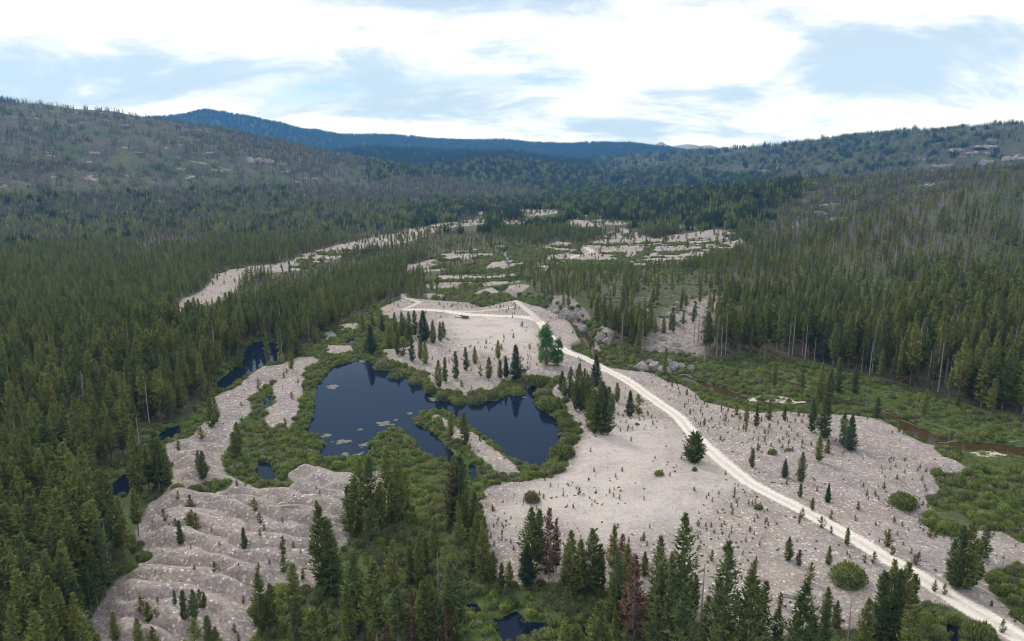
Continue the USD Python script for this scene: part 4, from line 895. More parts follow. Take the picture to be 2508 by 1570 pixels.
# ------------------------------------------------------------------ trees that stand out one by one: (photo x, base, top, kind)
def zoom(ox, oy, rows): return [(ox + a / 2.89, oy + b / 2.89, oy + t / 2.89, k) for a, b, t, k in rows]
Z5, Z6, W1, W2, W3 = (836, 660), (1672, 660), (0, 1050), (836, 1050), (1672, 1050)
CLUSTERS = [
 ("on the gravel bank just above the main pond", zoom(*Z5, [(735,800,620,'p'),(810,780,580,'p'),(880,720,550,'p'),(945,665,540,'p'),(1110,640,500,'p'),(985,755,680,'k'),(1045,775,620,'p'),(1125,760,640,'p'),(1165,750,610,'s'),(1235,785,535,'S'),(690,850,640,'p')])),
 ("in the grove left of the gravel flat", zoom(*Z5, [(210,600,395,'s'),(340,560,390,'p'),(400,600,420,'p'),(440,610,500,'k'),(500,650,470,'p'),(560,640,480,'p'),(595,665,500,'p'),(290,440,335,'s'),(480,500,300,'p'),(430,470,300,'p'),(580,510,290,'s'),(520,470,290,'p'),(650,520,360,'p'),(700,510,370,'p'),(720,480,365,'p'),(355,520,400,'p'),(150,430,290,'p'),(220,400,300,'p'),(450,430,330,'p'),(380,450,300,'p'),(610,480,380,'p')])),
 ("in the clump between pond and road", zoom(*Z5, [(1560,870,720,'p'),(1620,910,690,'p'),(1680,960,665,'p'),(1800,830,605,'s'),(1740,1000,740,'p'),(1790,1160,850,'p'),(1840,1165,790,'p'),(1885,1165,830,'p'),(1760,1130,880,'p'),(1660,1000,780,'p'),(1700,1000,790,'p'),(1950,940,800,'p'),(2040,1035,860,'S'),(2100,1020,890,'k'),(1920,1010,880,'p'),(1580,900,760,'p'),(1640,930,800,'p'),(1720,900,700,'p'),(1770,950,740,'p'),(1830,1000,780,'p'),(1750,1060,860,'p'),(1860,1080,820,'p'),(1695,690,590,'d'),(1615,900,800,'p')])),
 ("on the spit in the pond", zoom(*Z5, [(775,1190,1020,'p'),(870,1245,1010,'p')])),
 ("standing alone beside the road on the open gravel", [(1700,1131,1064,'b')]),
 ("on the streamward gravel beyond the road", zoom(*Z6, [(610,1065,920,'p'),(720,1070,960,'p'),(520,1110,965,'p'),(450,1075,955,'p'),(380,1030,960,'k'),(910,1150,915,'p'),(1000,1200,870,'p'),(1180,1280,1030,'S'),(1130,1240,990,'p'),(960,1360,1180,'p'),(1025,1300,1205,'k'),(835,1500,1290,'p'),(720,1470,1340,'S'),(490,1400,1265,'p'),(930,1060,880,'p'),(970,920,660,'p'),(1040,900,700,'p'),(1095,870,625,'p'),(1215,880,670,'p'),(1370,1060,900,'p'),(1520,1120,1020,'d'),(1940,980,880,'p')])),
 ("on the right foreground gravel", zoom(*W3, [(1025,520,385,'s'),(830,485,385,'p'),(915,578,485,'p'),(1160,825,700,'p'),(745,930,762,'p'),(1030,960,828,'p'),(820,965,860,'k'),(900,1085,950,'k'),(825,675,585,'r'),(980,695,622,'k'),(845,630,560,'k'),(1050,740,690,'k'),(1480,890,830,'k'),(1450,830,715,'k'),(885,1180,1120,'k'),(915,1260,1215,'k'),(205,935,860,'k'),(45,1010,905,'s'),(1240,570,515,'k'),(1050,640,575,'k'),(1655,960,880,'k'),(2260,1000,790,'d'),(2130,920,680,'p'),(1780,1150,1075,'k'),(1850,1170,1100,'k'),(1670,1105,1055,'k'),(2260,1440,1350,'k'),(1350,950,870,'k'),(500,1050,930,'p'),(690,1240,1160,'k')])),
 ("by the road at bottom right", zoom(*W3, [(1930,1140,690,'p'),(1990,1130,640,'p'),(1890,1100,780,'p'),(2050,1120,780,'p'),(1440,1460,930,'p'),(1540,1460,945,'p'),(1380,1500,1010,'p'),(1600,1420,1030,'p'),(1280,1570,1200,'p'),(1490,1500,1000,'p')])),
 ("in the bottom row right of centre", zoom(*W3, [(240,1480,1060,'p'),(500,1500,1075,'p'),(560,1480,1080,'p'),(80,1300,1035,'p'),(380,1300,1150,'p'),(1010,1360,1120,'p'),(1080,1410,1215,'p'),(660,1560,1250,'p'),(790,1560,1300,'p'),(900,1580,1310,'p'),(20,1560,1150,'d'),(160,1560,1180,'p'),(440,1560,1200,'p'),(1160,1560,1230,'d'),(990,1540,1230,'p'),(10,1180,1000,'p'),(300,1600,1300,'p')])),
 ("in the mixed bottom centre clump", zoom(*W2, [(1345,1050,555,'p'),(1400,950,570,'p'),(1470,1070,560,'r'),(1310,1100,830,'s'),(1520,1010,630,'r'),(1620,1180,720,'p'),(1690,1150,785,'p'),(1770,1150,710,'p'),(1830,1160,820,'p'),(1925,980,685,'p'),(1980,1150,745,'r'),(2060,1510,890,'R'),(1940,1360,870,'p'),(2145,1040,868,'p'),(2330,1110,870,'p'),(2320,1480,1010,'p'),(2230,1200,960,'d'),(2400,1300,960,'p'),(2010,1300,820,'p'),(1590,1120,830,'p'),(1730,1130,900,'d')])),
 ("in the willows below the pond", zoom(*W2, [(145,690,215,'p'),(215,680,200,'p'),(335,660,140,'p'),(410,640,225,'p'),(55,680,405,'p'),(100,690,350,'p'),(280,690,380,'p'),(460,600,300,'p'),(785,720,275,'r'),(840,740,190,'p'),(800,690,195,'p'),(870,760,430,'p'),(945,770,455,'p'),(1000,1060,690,'p'),(960,1000,600,'p'),(1075,1080,865,'p'),(1135,1120,950,'p'),(1190,1120,940,'p'),(560,1120,750,'p'),(490,1080,780,'p'),(600,1060,770,'p'),(110,1430,870,'p'),(55,1520,1090,'p'),(500,1540,1110,'r'),(630,1520,1035,'p'),(580,1520,1080,'p'),(780,1500,930,'p'),(820,1450,1000,'p'),(320,1540,1260,'r'),(205,1540,1380,'p'),(690,1560,1200,'p'),(1015,900,620,'p'),(740,1560,1250,'r')])),
 ("edging the lower left tailings", zoom(*W1, [(2290,1150,545,'p'),(2345,1190,640,'p'),(2245,620,510,'k'),(1850,1410,1015,'p'),(1930,1410,1095,'p'),(2215,900,770,'p'),(2380,1150,760,'p'),(2110,1480,1200,'p'),(2300,1540,1250,'p'),(1990,1520,1390,'p')])),
 ("on the lower left heaps", zoom(*W1, [(1440,325,158,'p'),(1410,300,148,'p'),(1265,155,85,'k'),(1730,845,698,'p'),(1275,772,650,'p'),(1805,582,488,'k'),(1840,668,590,'k'),(2010,1012,900,'k'),(2005,885,765,'k'),(1695,1045,960,'k'),(1380,1038,960,'k'),(1155,930,858,'k'),(1240,1245,1138,'p'),(1310,1355,1145,'p'),(1380,1345,1140,'p'),(1450,1268,1155,'p'),(1420,1262,1140,'k'),(1000,1285,1188,'k'),(1050,1340,1232,'k'),(980,1482,1340,'p'),(820,1505,1295,'p'),(1090,1520,1415,'k'),(1480,1525,1325,'p'),(1530,1530,1400,'p'),(1380,1520,1360,'k'),(2090,1105,1000,'k'),(2145,1060,990,'k'),(1680,440,358,'k'),(1165,655,565,'k'),(1345,655,590,'k'),(1385,658,600,'k'),(1350,555,470,'k'),(1245,690,630,'k'),(1840,750,708,'k'),(1870,705,675,'k'),(2000,660,625,'k'),(1555,840,795,'k'),(1520,1005,940,'k'),(1830,1005,945,'k'),(1660,1420,1375,'k'),(1690,1500,1440,'k'),(1725,1230,1180,'k'),(1115,1225,1185,'k'),(1105,1330,1275,'k'),(2130,900,850,'k'),(1910,955,920,'k'),(2240,430,400,'k')])),
 ("beside the black water left of the tailings", zoom(*W1, [(1150,420,55,'p'),(1105,400,75,'p'),(1190,400,140,'p'),(1010,330,110,'p'),(960,380,140,'p')])),
 ("on the upper left gravel lobes", zoom(*Z4 if False else (0, 660), [(1500,1120,910,'p'),(1530,1080,900,'p'),(1425,1190,1110,'k'),(1830,835,770,'k'),(1708,965,935,'k'),(2065,910,865,'k'),(2020,1110,1050,'k'),(1990,1120,1085,'k'),(2110,800,770,'k'),(2060,700,560,'p'),(2010,770,725,'k'),(2030,730,700,'k'),(1690,1310,1080,'p'),(1660,1330,1150,'p'),(1760,1330,1160,'d'),(1700,720,580,'p'),(2060,640,490,'p'),(2100,620,500,'p'),(2190,530,330,'d'),(2230,520,380,'p')])),
 ("in the bottom left corner of the forest", zoom(*W1, [(120,1560,760,'p'),(250,1450,750,'p'),(60,1500,870,'p'),(400,1500,900,'p'),(430,1250,670,'p'),(560,1250,640,'p'),(750,1180,640,'p'),(690,1250,820,'p'),(480,1100,430,'p'),(640,900,340,'p'),(590,1400,1000,'d'),(650,1330,980,'p'),(600,760,220,'p'),(380,1000,460,'p'),(880,900,480,'p'),(980,760,420,'p'),(220,1700,1000,'p'),(340,1600,960,'p'),(820,800,430,'p')])),
]
KIND_OF = {"p": "pine", "k": "young", "s": "spruce", "S": "spruce", "r": "rust", "R": "rust", "d": "snag", "b": "bushy"}
special = []
for where, rows in CLUSTERS:
    for (uu, vb, vt, kk) in rows:
        zz = 1.0
        for _ in range(4):
            px_, py_ = place(uu, min(vb, 1660), zz); zz = float(ground_z(px_, py_))
        top = along(uu, vt, py_)[2]
        h = float(np.clip(top - zz, 0.8, 27))
        
        special.append(dict(x=float(px_), y=float(py_), z=zz, H=h, kind=KIND_OF[kk], wide=kk in "SR", where=where, u=uu, v=vb, d=float(seen(px_, py_, zz)[2])))
# nothing else grows through these
sx = np.array([[s["x"], s["y"]] for s in special])
from scipy.spatial import cKDTree
tree_ = cKDTree(sx)
if TREES:
    dd, _ = tree_.query(np.array([[t["x"], t["y"]] for t in TREES]))
    TREES = [t for t, q in zip(TREES, dd) if q > 1.6]
# the cottonwoods by the road
cotton = []
for uu, vb, vt in ((1338, 899, 792), (1366, 902, 826)):
    px_, py_ = place(uu, vb, 1.5); zz = float(ground_z(px_, py_))
    cotton.append((px_, py_, zz, along(uu, vt, py_)[2] - zz))

# ------------------------------------------------------------------ young pines on the tailings
x, y = field(118, 800, 1.9)
g, rd, pn = at(sd_gravel, x, y, -99), at(sd_road, x, y, 0), at(sd_pond, x, y, 0)
z = ground_z(x, y); u, v, d = seen(x, y, z)
dn = np.where(smooth_at(x, y, 16.0, 81) > 0.56, 0.28, 0.018)
west = u < 830
dn = np.where(west, np.where(y < 330, 0.020, 0.05), dn)
dn = np.where(y > 520, np.where(smooth_at(x, y, 30.0, 83) > 0.5, 0.075, 0.02), dn)                                   # far strips are well seeded
BARE = [[(1420,1040),(1700,1090),(1850,1190),(1700,1290),(1400,1290),(1330,1240),(1560,1160),(1400,1130)], [(1060,770),(1240,790),(1300,830),(1250,850),(1080,830)]]
for p in BARE:
    g_ = poly(p, 1.5); dn = np.where(shapely.contains_xy(g_, x, y), 0.022, dn)
DENSE = [[(1750,1190),(1870,1185),(1900,1260),(1860,1330),(1700,1330),(1690,1290)], [(1190,1230),(1260,1260),(1260,1340),(1200,1330)], [(1700,1330),(1870,1330),(1860,1420),(1690,1400)], [(1672,960),(1800,1010),(1830,1060),(1750,1080),(1680,1010)], [(1510,1020),(1600,1010),(1600,1060),(1510,1060)], [(1340,1190),(1480,1180),(1490,1240),(1360,1260)], [(1800,1060),(1960,1080),(1990,1110),(1850,1130)], [(1440,1190),(1560,1180),(1520,1220),(1450,1230)]]
for p in DENSE:
    g_ = poly(p, 1.5); dn = np.where(shapely.contains_xy(g_, x, y), 0.34, dn)
k = (RNG.random(len(x)) < dn) & (g > 0.8) & (rd < -1.2) & (pn < -2) & (u > -60) & (u < 2570)
x, y, z, u, v, d, west = (q[k] for q in (x, y, z, u, v, d, west))
hh = np.where(d > 520, RNG.uniform(1.0, 3.6, len(x)) * np.where(RNG.random(len(x)) < 0.06, 2.4, 1), RNG.uniform(0.4, 1.5, len(x)) * np.where(RNG.random(len(x)) < 0.12, 1.9, 1))
for i in range(len(x)):
    TREES.append(dict(x=x[i], y=y[i], z=z[i], H=hh[i], kind="young", u=u[i], v=v[i], d=d[i]))

x, y = field(118, 480, 1.6)
g, rd, pn = at(sd_gravel, x, y, -99), at(sd_road, x, y, 0), at(sd_pond, x, y, 0)
u, v, d = seen(x, y, 1.5 + 0 * x)
dn = np.where(smooth_at(x, y, 11.0, 87) > 0.60, 0.16, 0.006); dn = np.where(u < 830, dn * 0.25, dn)
for p in DENSE: dn = np.where(shapely.contains_xy(poly(p, 1.5), x, y), 0.22, dn)
dn = np.where((rd > -3.5) & (rd < -0.8), np.maximum(dn, 0.14), dn)
k = (RNG.random(len(x)) < dn) & (g > 0.3) & (rd < -0.9) & (u > -50) & (u < 2560)
rest("low_plants", x[k], y[k], ground_z(x[k], y[k]) - 0.02, RNG.uniform(0.12, 0.38, k.sum()), RNG.integers(0, 6, k.sum()))

x, y = field(800, 1650, 4.6)
k = (at(sd_gravel, x, y, -99) > 1.0) & (RNG.random(len(x)) < np.where(smooth_at(x, y, 45.0, 88) > 0.47, 0.34, 0.07))
rest("young_pines", x[k], y[k], ground_z(x[k], y[k]) - 0.05, RNG.uniform(0.9, 2.9, k.sum()), RNG.integers(0, 4, k.sum()))

# ------------------------------------------------------------------ willows
BUSHES = []
def bush(uu, vb, wpx, where, k=None, hgt=1.0):
    px_, py_ = place(uu, vb, 0.6); zz = float(ground_z(px_, py_)); dd_ = float(seen(px_, py_, zz)[2])
    BUSHES.append(dict(x=float(px_), y=float(py_), z=zz, s=wpx / FPX * dd_ / 2.0, k=k, where=where, u=uu, v=vb, d=dd_, special=True, hgt=hgt))
for row in ((1300,1236,52,"round dark green bush alone on the gravel below the main pond",2),(2219,1252,84,"broad bright green willow alone on the gravel right of the road",0),(2087,1440,108,"large pale green willow left of the road near the bottom edge",3),(1890,1124,26,"small round bush on the gravel between the road and the stream",2),(1932,1116,21,"flat little bush right of the small round bush beyond the road",0),(1857,1256,28,"round green bush among young pines left of the road",0),(1614,1178,25,"tiny lone bush in the middle of the open gravel",2),(476,1210,46,"round bush beside the upper end of the lower left tailings",0),(438,1210,36,"greyer bush just left of the round bush on the lower left tailings",1),(2399,1572,96,"big willow below the road at the bottom right",0),(1372,1120,70,"long willow on the right shore of the pond's right arm",0),(1365,1156,50,"round willow at the lower right corner of the pond",2),(1400,1086,44,"tall willow above the long willow on the right shore of the pond",0),(2318,1300,72,"wide dark willow at the gravel edge right of the road",4),(1560,1052,14,"tiny bush in the patch of young pines by the dark clump",0),(1700,1167,16,"tiny bush left of the road below the lone dense pine",2)):
    bush(*row[:4], k=row[4])
for row in [(1393,1049,52),(1369,1022,44),(1345,1004,62),(1334,969,44),(1320,942,60),(1365,940,44),(933,900,58),(971,921,48),(1023,935,52),(1123,983,46),(1168,983,46),(1206,973,42),(1262,962,52),(1060,960,40),(1085,975,36)]:
    bush(*row, "rounded willow on the far shore of the main pond" if row[0] < 1300 else "rounded willow on the right shore of the main pond")
n_special_bush = len(BUSHES)
x, y = field(112, 900, 2.25)
g, pn, rv, rd, gn = at(sd_gravel, x, y, -99), at(sd_pond, x, y, -99), at(sd_river, x, y, -99), at(sd_road, x, y, -99), at(sd_green, x, y, -99)
z = ground_z(x, y); u, v, d = seen(x, y, z)
n1 = smooth_at(x, y, 14.0, 91)
p_ = np.where(gn > 0, np.where(n1 > 0.42, 0.80, 0.35), 0.0)
meadow = (u > 1950) & (v < 1075) & (v > 880); p_ = np.where(meadow & (gn > 0), np.where(n1 > 0.55, 0.45, 0.10), p_)
p_ = np.where((pn > -4.6) & (pn < -0.2), np.maximum(p_, 0.85), p_); p_ = np.where((g > -3.5) & (gn > -3), np.maximum(p_, 0.5), p_)
p_ = np.where((rv > -5) & (rv < -0.8), np.maximum(p_, 0.35), p_)
p_ = np.where(y > 560, p_ * 0.8, p_); p_ = np.where(shapely.contains_xy(poly([(2345,1085),(2520,1085),(2520,1150),(2345,1150)], 0.2), x, y), 0.0, p_)
k = (RNG.random(len(x)) < p_) & (g < 0.2) & (pn < -0.2) & (rv < -0.8) & (rd < -2.2) & (u > -100) & (u < 2620) & (v < 1720)
x, y, z, u, v, d, n1, pn, gn = (q[k] for q in (x, y, z, u, v, d, n1, pn, gn))
s = RNG.uniform(0.9, 1.9, len(x)) * (0.7 + 0.7 * smooth_at(x, y, 22.0, 92)) * np.where(y > 450, 1.35, 1.0)
s = np.where((pn > -4.2), np.minimum(s, 1.5), s)
for i in range(len(x)):
    BUSHES.append(dict(x=x[i], y=y[i], z=z[i] - 0.1, s=s[i], k=None, where="", u=u[i], v=v[i], d=d[i], special=False, hgt=1.0))
# low green scrub over the open parts of the right hillside and among the trees
x, y = field(200, 1150, 4.4)
z = ground_z(x, y); u, v, d = seen(x, y, z)
op = at(A[near][..., 2], x, y, 0)
k = (u > 1480) & (v < 960) & (RNG.random(len(x)) < 0.75 * op) & ~blocked(x, y) & (u < 2600)
rest("hillside_scrub", x[k], y[k], z[k] - 0.2, RNG.uniform(0.6, 1.6, k.sum()), RNG.integers(0, len(WILLOW), k.sum()))
# grass and sedge
x, y = field(112, 420, 1.15)
gn, pn, g, rv, rd = at(sd_green, x, y, -99), at(sd_pond, x, y, -99), at(sd_gravel, x, y, -99), at(sd_river, x, y, -99), at(sd_road, x, y, -99)
u, v, d = seen(x, y, x * 0)
k = (gn > -1) & (g < 0) & (pn < 0.9) & (rv < -0.4) & (rd < -1.5) & (RNG.random(len(x)) < 0.55) & (u > -50) & (u < 2560) & (v < 1640)
gx, gy = x[k], y[k]
GRASS = []
for i in range(3):
    rng = np.random.default_rng(900 + i); b = Bag(); m = 46
    a, r = rng.uniform(0, 2 * np.pi, m), 0.75 * np.sqrt(rng.random(m))
    p0 = np.stack([r * np.cos(a), r * np.sin(a), np.zeros(m)], -1); dn_ = unit(np.stack([rng.normal(0, .35, m), rng.normal(0, .35, m), np.ones(m)], -1))
    b.blades(p0, p0 + dn_ * rng.uniform(0.3, 0.75, m)[:, None], np.full(m, 0.12), unit(dn_ + rng.normal(0, .5, (m, 3))), rng, False)
    GRASS.append(kind(f"grass_{i}", [("blades", b, M_GRASS)]))
rest("grass", gx, gy, ground_z(gx, gy) - 0.03, RNG.uniform(0.7, 1.3, len(gx)), RNG.integers(0, 3, len(gx)))
# ------------------------------------------------------------------ standing the plants
UNIT = {"pine": (PINES, 18.0), "snag": (SNAGS, 15.0), "young": (YOUNG, 2.5), "spruce": (SPRUCE, 18.0), "rust": (RUST, 18.0), "bushy": (BUSHY, 5.2)}
NAME = {"pine": "pine_tree", "snag": "dead_tree", "young": "young_pine", "spruce": "spruce_tree", "rust": "rusty_pine", "bushy": "bushy_pine"}
CAT = {"pine": "pine tree", "snag": "dead tree", "young": "young pine", "spruce": "spruce tree", "rust": "dying pine", "bushy": "pine tree"}
def stand(name, path, loc, spin, sc, label, cat, group=None):
    p = thing(name, label, cat, loc, spin, sc, group)
    p.GetReferences().AddInternalReference(path)
    p.SetInstanceable(True)
    return p
prng = np.random.default_rng(5)
LOOK = {"pine": "pine", "snag": "bare grey dead pine", "young": "young pine", "spruce": "blue-green spruce", "rust": "rust-brown pine", "bushy": "dense dark rounded pine"}
ORD = ["", "second", "third", "fourth", "fifth", "sixth", "seventh", "eighth", "ninth", "tenth"] 
def nth(i, n):
    if n == 1: return "only"
    if i == 0: return "leftmost"
    if i == n - 1: return "rightmost"
    if i < 10: return ORD[i] + " from left"
    if n - 1 - i < 10: return ORD[n - 1 - i] + " from right"
    return f"{i + 1}th from left"
# the trees that can be told apart
byc = {}
for s in special: byc.setdefault((s["where"], s["kind"]), []).append(s)
for (where, kd), ss in byc.items():
    ss.sort(key=lambda q: q["u"])
    tall = max(range(len(ss)), key=lambda i: ss[i]["H"])
    for i, s in enumerate(ss):
        lk = LOOK[kd]
        if len(ss) == 1: lab = f"{lk} {where}"
        elif i == tall and len(ss) > 3: lab = f"tallest {lk} {where}"
        else: lab = f"{nth(i, len(ss))} {lk} {where}"
        if kd == "rust" and s["wide"]: lab = "large drooping rust and grey dead pine at the bottom edge right of centre"
        kinds, unit_h = UNIT[kd]
        if kd == "pine" and "forest" not in where: kinds = OPEN
        k = int(prng.integers(0, len(kinds)))
        if s["wide"]: k = 0 if kd == "rust" else 2
        sc = s["H"] / unit_h
        wd = sc * float(prng.uniform(0.9, 1.15))
        if kd == "pine" and s["H"] < 9: wd *= 1.15
        if kd == "rust" and s["wide"]: wd *= 1.35
        if kd == "young": wd = max(wd, 0.34)
        stand(NAME[kd], kinds[k], (s["x"], s["y"], s["z"] - 0.05), float(prng.uniform(0, 360)), (wd, wd, sc), lab, CAT[kd])
# the rest of the woods: the largest in view as trees of their own, the others as one forest
def zone(t):
    u, v = t["u"], t["v"]
    if u < 640 and v > 1250: return "the lower left forest"
    if u < 700 and v > 1000: return "the forest left of the tailings"
    if u < 700: return "the forest above the narrow pond"
    if u < 1200 and v < 900: return "the forest beside the gravel flat"
    if u > 1650 and v < 1000: return "the right hillside"
    if u > 1900 and v < 1150: return "the green streamside flat"
    if u > 1300 and v < 930: return "the rocky knoll"
    if v > 1150 and u < 1700: return "the bottom centre willows"
    return "the brush by the road"
def yzone(t):
    u, v = t["u"], t["v"]
    if v < 640: return "the far pale tailings"
    if u < 830 and v > 1000: return "the lower left tailings"
    if u < 830: return "the upper left gravel lobes"
    if v < 860: return "the gravel flat with the truck"
    if v > 1290 and u > 1600: return "the foreground gravel by the road"
    if u > 1400 + (v - 880) * 1.45: return "the gravel between road and stream"
    return "the open gravel by the pond"
WORDS = ["zero", "one", "two", "three", "four", "five", "six", "seven", "eight", "nine", "ten", "eleven", "twelve", "thirteen", "fourteen", "fifteen", "sixteen", "seventeen", "eighteen", "nineteen", "twenty"]
ORDS = ["first", "second", "third", "fourth", "fifth", "sixth", "seventh", "eighth", "ninth", "tenth", "eleventh", "twelfth", "thirteenth", "fourteenth", "fifteenth", "sixteenth", "seventeenth", "eighteenth", "nineteenth", "twentieth"]
WORDS += ["twenty-" + w for w in WORDS[1:10]] + ["thirty"]; ORDS += ["twenty-" + w for w in ORDS[:9]] + ["thirtieth"]
def cell_labels(items, noun, where, sizes):
    """A label for each of many alike things: its size, its part of the stand, and its rank from the left among those."""
    def third(vals):
        q1, q2 = np.quantile(vals, [1 / 3, 2 / 3]); return np.where(vals > q2, 0, np.where(vals > q1, 1, 2))
    n = len(items)
    if n < 9: sz = rw = cl = np.full(n, -1)
    else: sz, rw, cl = third(np.array([t["size"] for t in items])), third(np.array([t["v"] for t in items])), third(-np.array([t["u"] for t in items]))
    cells = {}
    for i in range(n): cells.setdefault((sz[i], rw[i], cl[i]), []).append(i)
    out = [""] * n
    for (a, r, c), ids in cells.items():
        ids.sort(key=lambda i: items[i]["u"]); m = len(ids)
        part_ = f", {('front', 'middle', 'back')[r]} {('left', 'centre', 'right')[c]} of {where}" if a >= 0 else f" in {where}"
        nn = (sizes[a] + " " if a >= 0 else "") + noun
        for k, i in enumerate(ids):
            if m == 1: out[i] = f"only one of the {nn}{part_}" if a >= 0 else f"lone one of the {nn}{part_}"
            elif k == 0: out[i] = f"leftmost of {WORDS[min(m, 30)]} {nn}{part_}"
            elif k == m - 1: out[i] = f"rightmost of {WORDS[min(m, 30)]} {nn}{part_}"
            else: out[i] = f"{ORDS[min(k, 29)]}-from-left of {WORDS[min(m, 30)]} {nn}{part_}"
    return out
for kd in ("pine", "snag", "young"):
    kinds, unit_h = UNIT[kd]
    ts = [t for t in TREES if t["kind"] == kd]
    ts.sort(key=lambda t: -t["H"] / t["d"] * (1 if (-10 < t["u"] < 2518 and t["v"] - FPX * t["H"] / t["d"] * 0.8 < 1560) else 0.01))
    have = sum(1 for s in special if s["kind"] == kd)
    own, other = ts[:300 - have], ts[300 - have:]
    noun = {"pine": "green pines", "snag": "dead trees", "young": "young pines"}[kd]
    zs = {}
    for t in own: t["size"] = t["H"]; zs.setdefault(yzone(t) if kd == "young" else zone(t), []).append(t)
    for zz_, tt in zs.items():
        for t, lab in zip(tt, cell_labels(tt, noun, zz_, ("tall", "middling", "short"))):
            sc = t["H"] / unit_h; wd = sc * float(prng.uniform(0.85, 1.2))
            stand(NAME[kd], kinds[int(prng.integers(0, len(kinds)))], (t["x"], t["y"], t["z"] - 0.05), float(prng.uniform(0, 360)), (wd, wd, sc), lab, CAT[kd], f"{CAT[kd]}s in {zz_}")
    if other:
        o = other
        rest({"pine": "pine_forest", "snag": "burnt_forest", "young": "young_pines"}[kd], np.array([t["x"] for t in o]), np.array([t["y"] for t in o]), np.array([t["z"] for t in o]), np.array([t["H"] for t in o]) / unit_h, prng.integers(0, len(kinds), len(o)))
for i, (cx_, cy_, cz_, ch_) in enumerate(cotton):
    stand("cottonwood", COTTON[i], (cx_, cy_, cz_ - 0.1), 40.0 + 90 * i, (ch_ / 14.6 * 1.2, ch_ / 14.6 * 1.2, ch_ / 14.6), ["taller broad-leaved bright green tree beside the road bend above the pond", "shorter broad-leaved green tree right of the taller one at the road bend"][i], "cottonwood")
# willows
def bzone(b):
    u, v = b["u"], b["v"]
    if v < 760: return "the far willow belts"
    if u < 830 and v < 1210: return "the pools left of the pond"
    if u > 1900 and v < 1150 or (u > 2200 and v < 1400): return "the right willow flat"
    if u > 2200: return "the brush below the road"
    if v > 1150: return "the bottom centre thicket"
    if u > 1350 and not b["where"]: return "the streamside beyond the road"
    return "the main pond's shore"
BUSHES.sort(key=lambda b: (not b["special"], -b["s"] / b["d"]))
zs = {}
for b in BUSHES[:300]:
    b["size"] = b["s"]
    if b["special"] and not b["where"].startswith("rounded willow on"): b["lab"], b["grp"] = b["where"], None
    else: zs.setdefault(bzone(b), []).append(b)
for z_, bb in zs.items():
    for b, lab in zip(bb, cell_labels(bb, "willow bushes", z_, ("large", "middling", "small"))): b["lab"], b["grp"] = lab, f"willow bushes in {z_}"
for b in BUSHES[:300]:
    k = b["k"] if b["k"] is not None else int(prng.integers(0, len(WILLOW)))
    sz = b["s"]
    stand("willow_bush", WILLOW_BIG[k % 3] if sz > 1.75 else WILLOW[k], (b["x"], b["y"], b["z"] - 0.05), float(prng.uniform(0, 360)), (sz, sz, sz * float(prng.uniform(0.8, 1.1))), b["lab"], "bush", b["grp"])
o = BUSHES[300:]
rest("willow_thicket", np.array([b["x"] for b in o]), np.array([b["y"] for b in o]), np.array([b["z"] for b in o]), np.array([b["s"] for b in o]), prng.integers(0, len(WILLOW), len(o)))

STUFF = {"pine_forest": ([*PINES], PINES_MID, G_LIVE, [], "dense green pine forest covering the valley sides and floor", "forest"),
         "burnt_forest": ([*SNAGS], SNAGS_MID, G_LIVE, G_MIX, "standing grey and purple dead trunks of the burnt forest on the slopes", "dead forest"),
         "young_pines": ([*YOUNG], [], [], [], "small young pines sprinkled over the gravel tailings", "young pines"),
         "willow_thicket": ([*WILLOW], [], [], [], "thick green willow brush on the wet ground", "willow thicket"),
         "hillside_scrub": ([*WILLOW], [], [], [], "low green scrub between the trunks on the right hillside", "scrub"),
         "low_plants": ([*WILLOW], [], [], [], "tiny green plants dotted over the gravel", "low plants"),
         "grass": (GRASS, [], [], [], "bright green grass and sedge on the wet ground", "grass")}
for name, rows in REST.items():
    near_, mid_, g0, g1, say, cat = STUFF[name]
    r = np.vstack(rows)
    table = {**{i: p for i, p in enumerate(near_)}, **{100 + i: p for i, p in enumerate(mid_)}, **{200 + i: p for i, p in enumerate(g0)}, **{300 + i: p for i, p in enumerate(g1)}}
    table.update({500 + i: p for i, p in enumerate(G_DENSE)})
    if name == "burnt_forest": table.update({400 + i: p for i, p in enumerate(G_DEAD)})
    ids = np.unique(r[:, 5].astype(int))
    pi = UsdGeom.PointInstancer.Define(stage, "/World/" + numbered(name))
    tag(pi.GetPrim(), say, cat, None, "stuff")
    protos = []
    for q in ids:
        x_ = UsdGeom.Xform.Define(stage, f"{pi.GetPath()}/kind_{q:03d}"); x_.GetPrim().GetReferences().AddInternalReference(table[q]); protos.append(x_.GetPath())
    pi.CreatePrototypesRel().SetTargets(protos)
    pi.CreateProtoIndicesAttr(Vt.IntArray.FromNumpy(np.searchsorted(ids, r[:, 5].astype(int)).astype(np.int32)))
    pi.CreatePositionsAttr(Vt.Vec3fArray.FromNumpy(r[:, :3].astype(np.float32)))
    wob = prng.uniform(0.85, 1.2, len(r))
    pi.CreateScalesAttr(Vt.Vec3fArray.FromNumpy(np.column_stack([r[:, 3] * wob, r[:, 3] * wob, r[:, 3]]).astype(np.float32)))
    h_ = np.radians(r[:, 4]) / 2
    qs = Vt.QuathArray([Gf.Quath(float(c), 0.0, 0.0, float(s_)) for c, s_ in zip(np.cos(h_), np.sin(h_))])
    pi.CreateOrientationsAttr(qs)
    print(name, len(r))

for p_ in stage.GetPrimAtPath("/World").GetChildren():
    l_ = p_.GetCustomDataByKey("label")
    if l_ and len(l_.split()) > 16: print("LONG", len(l_.split()), l_)
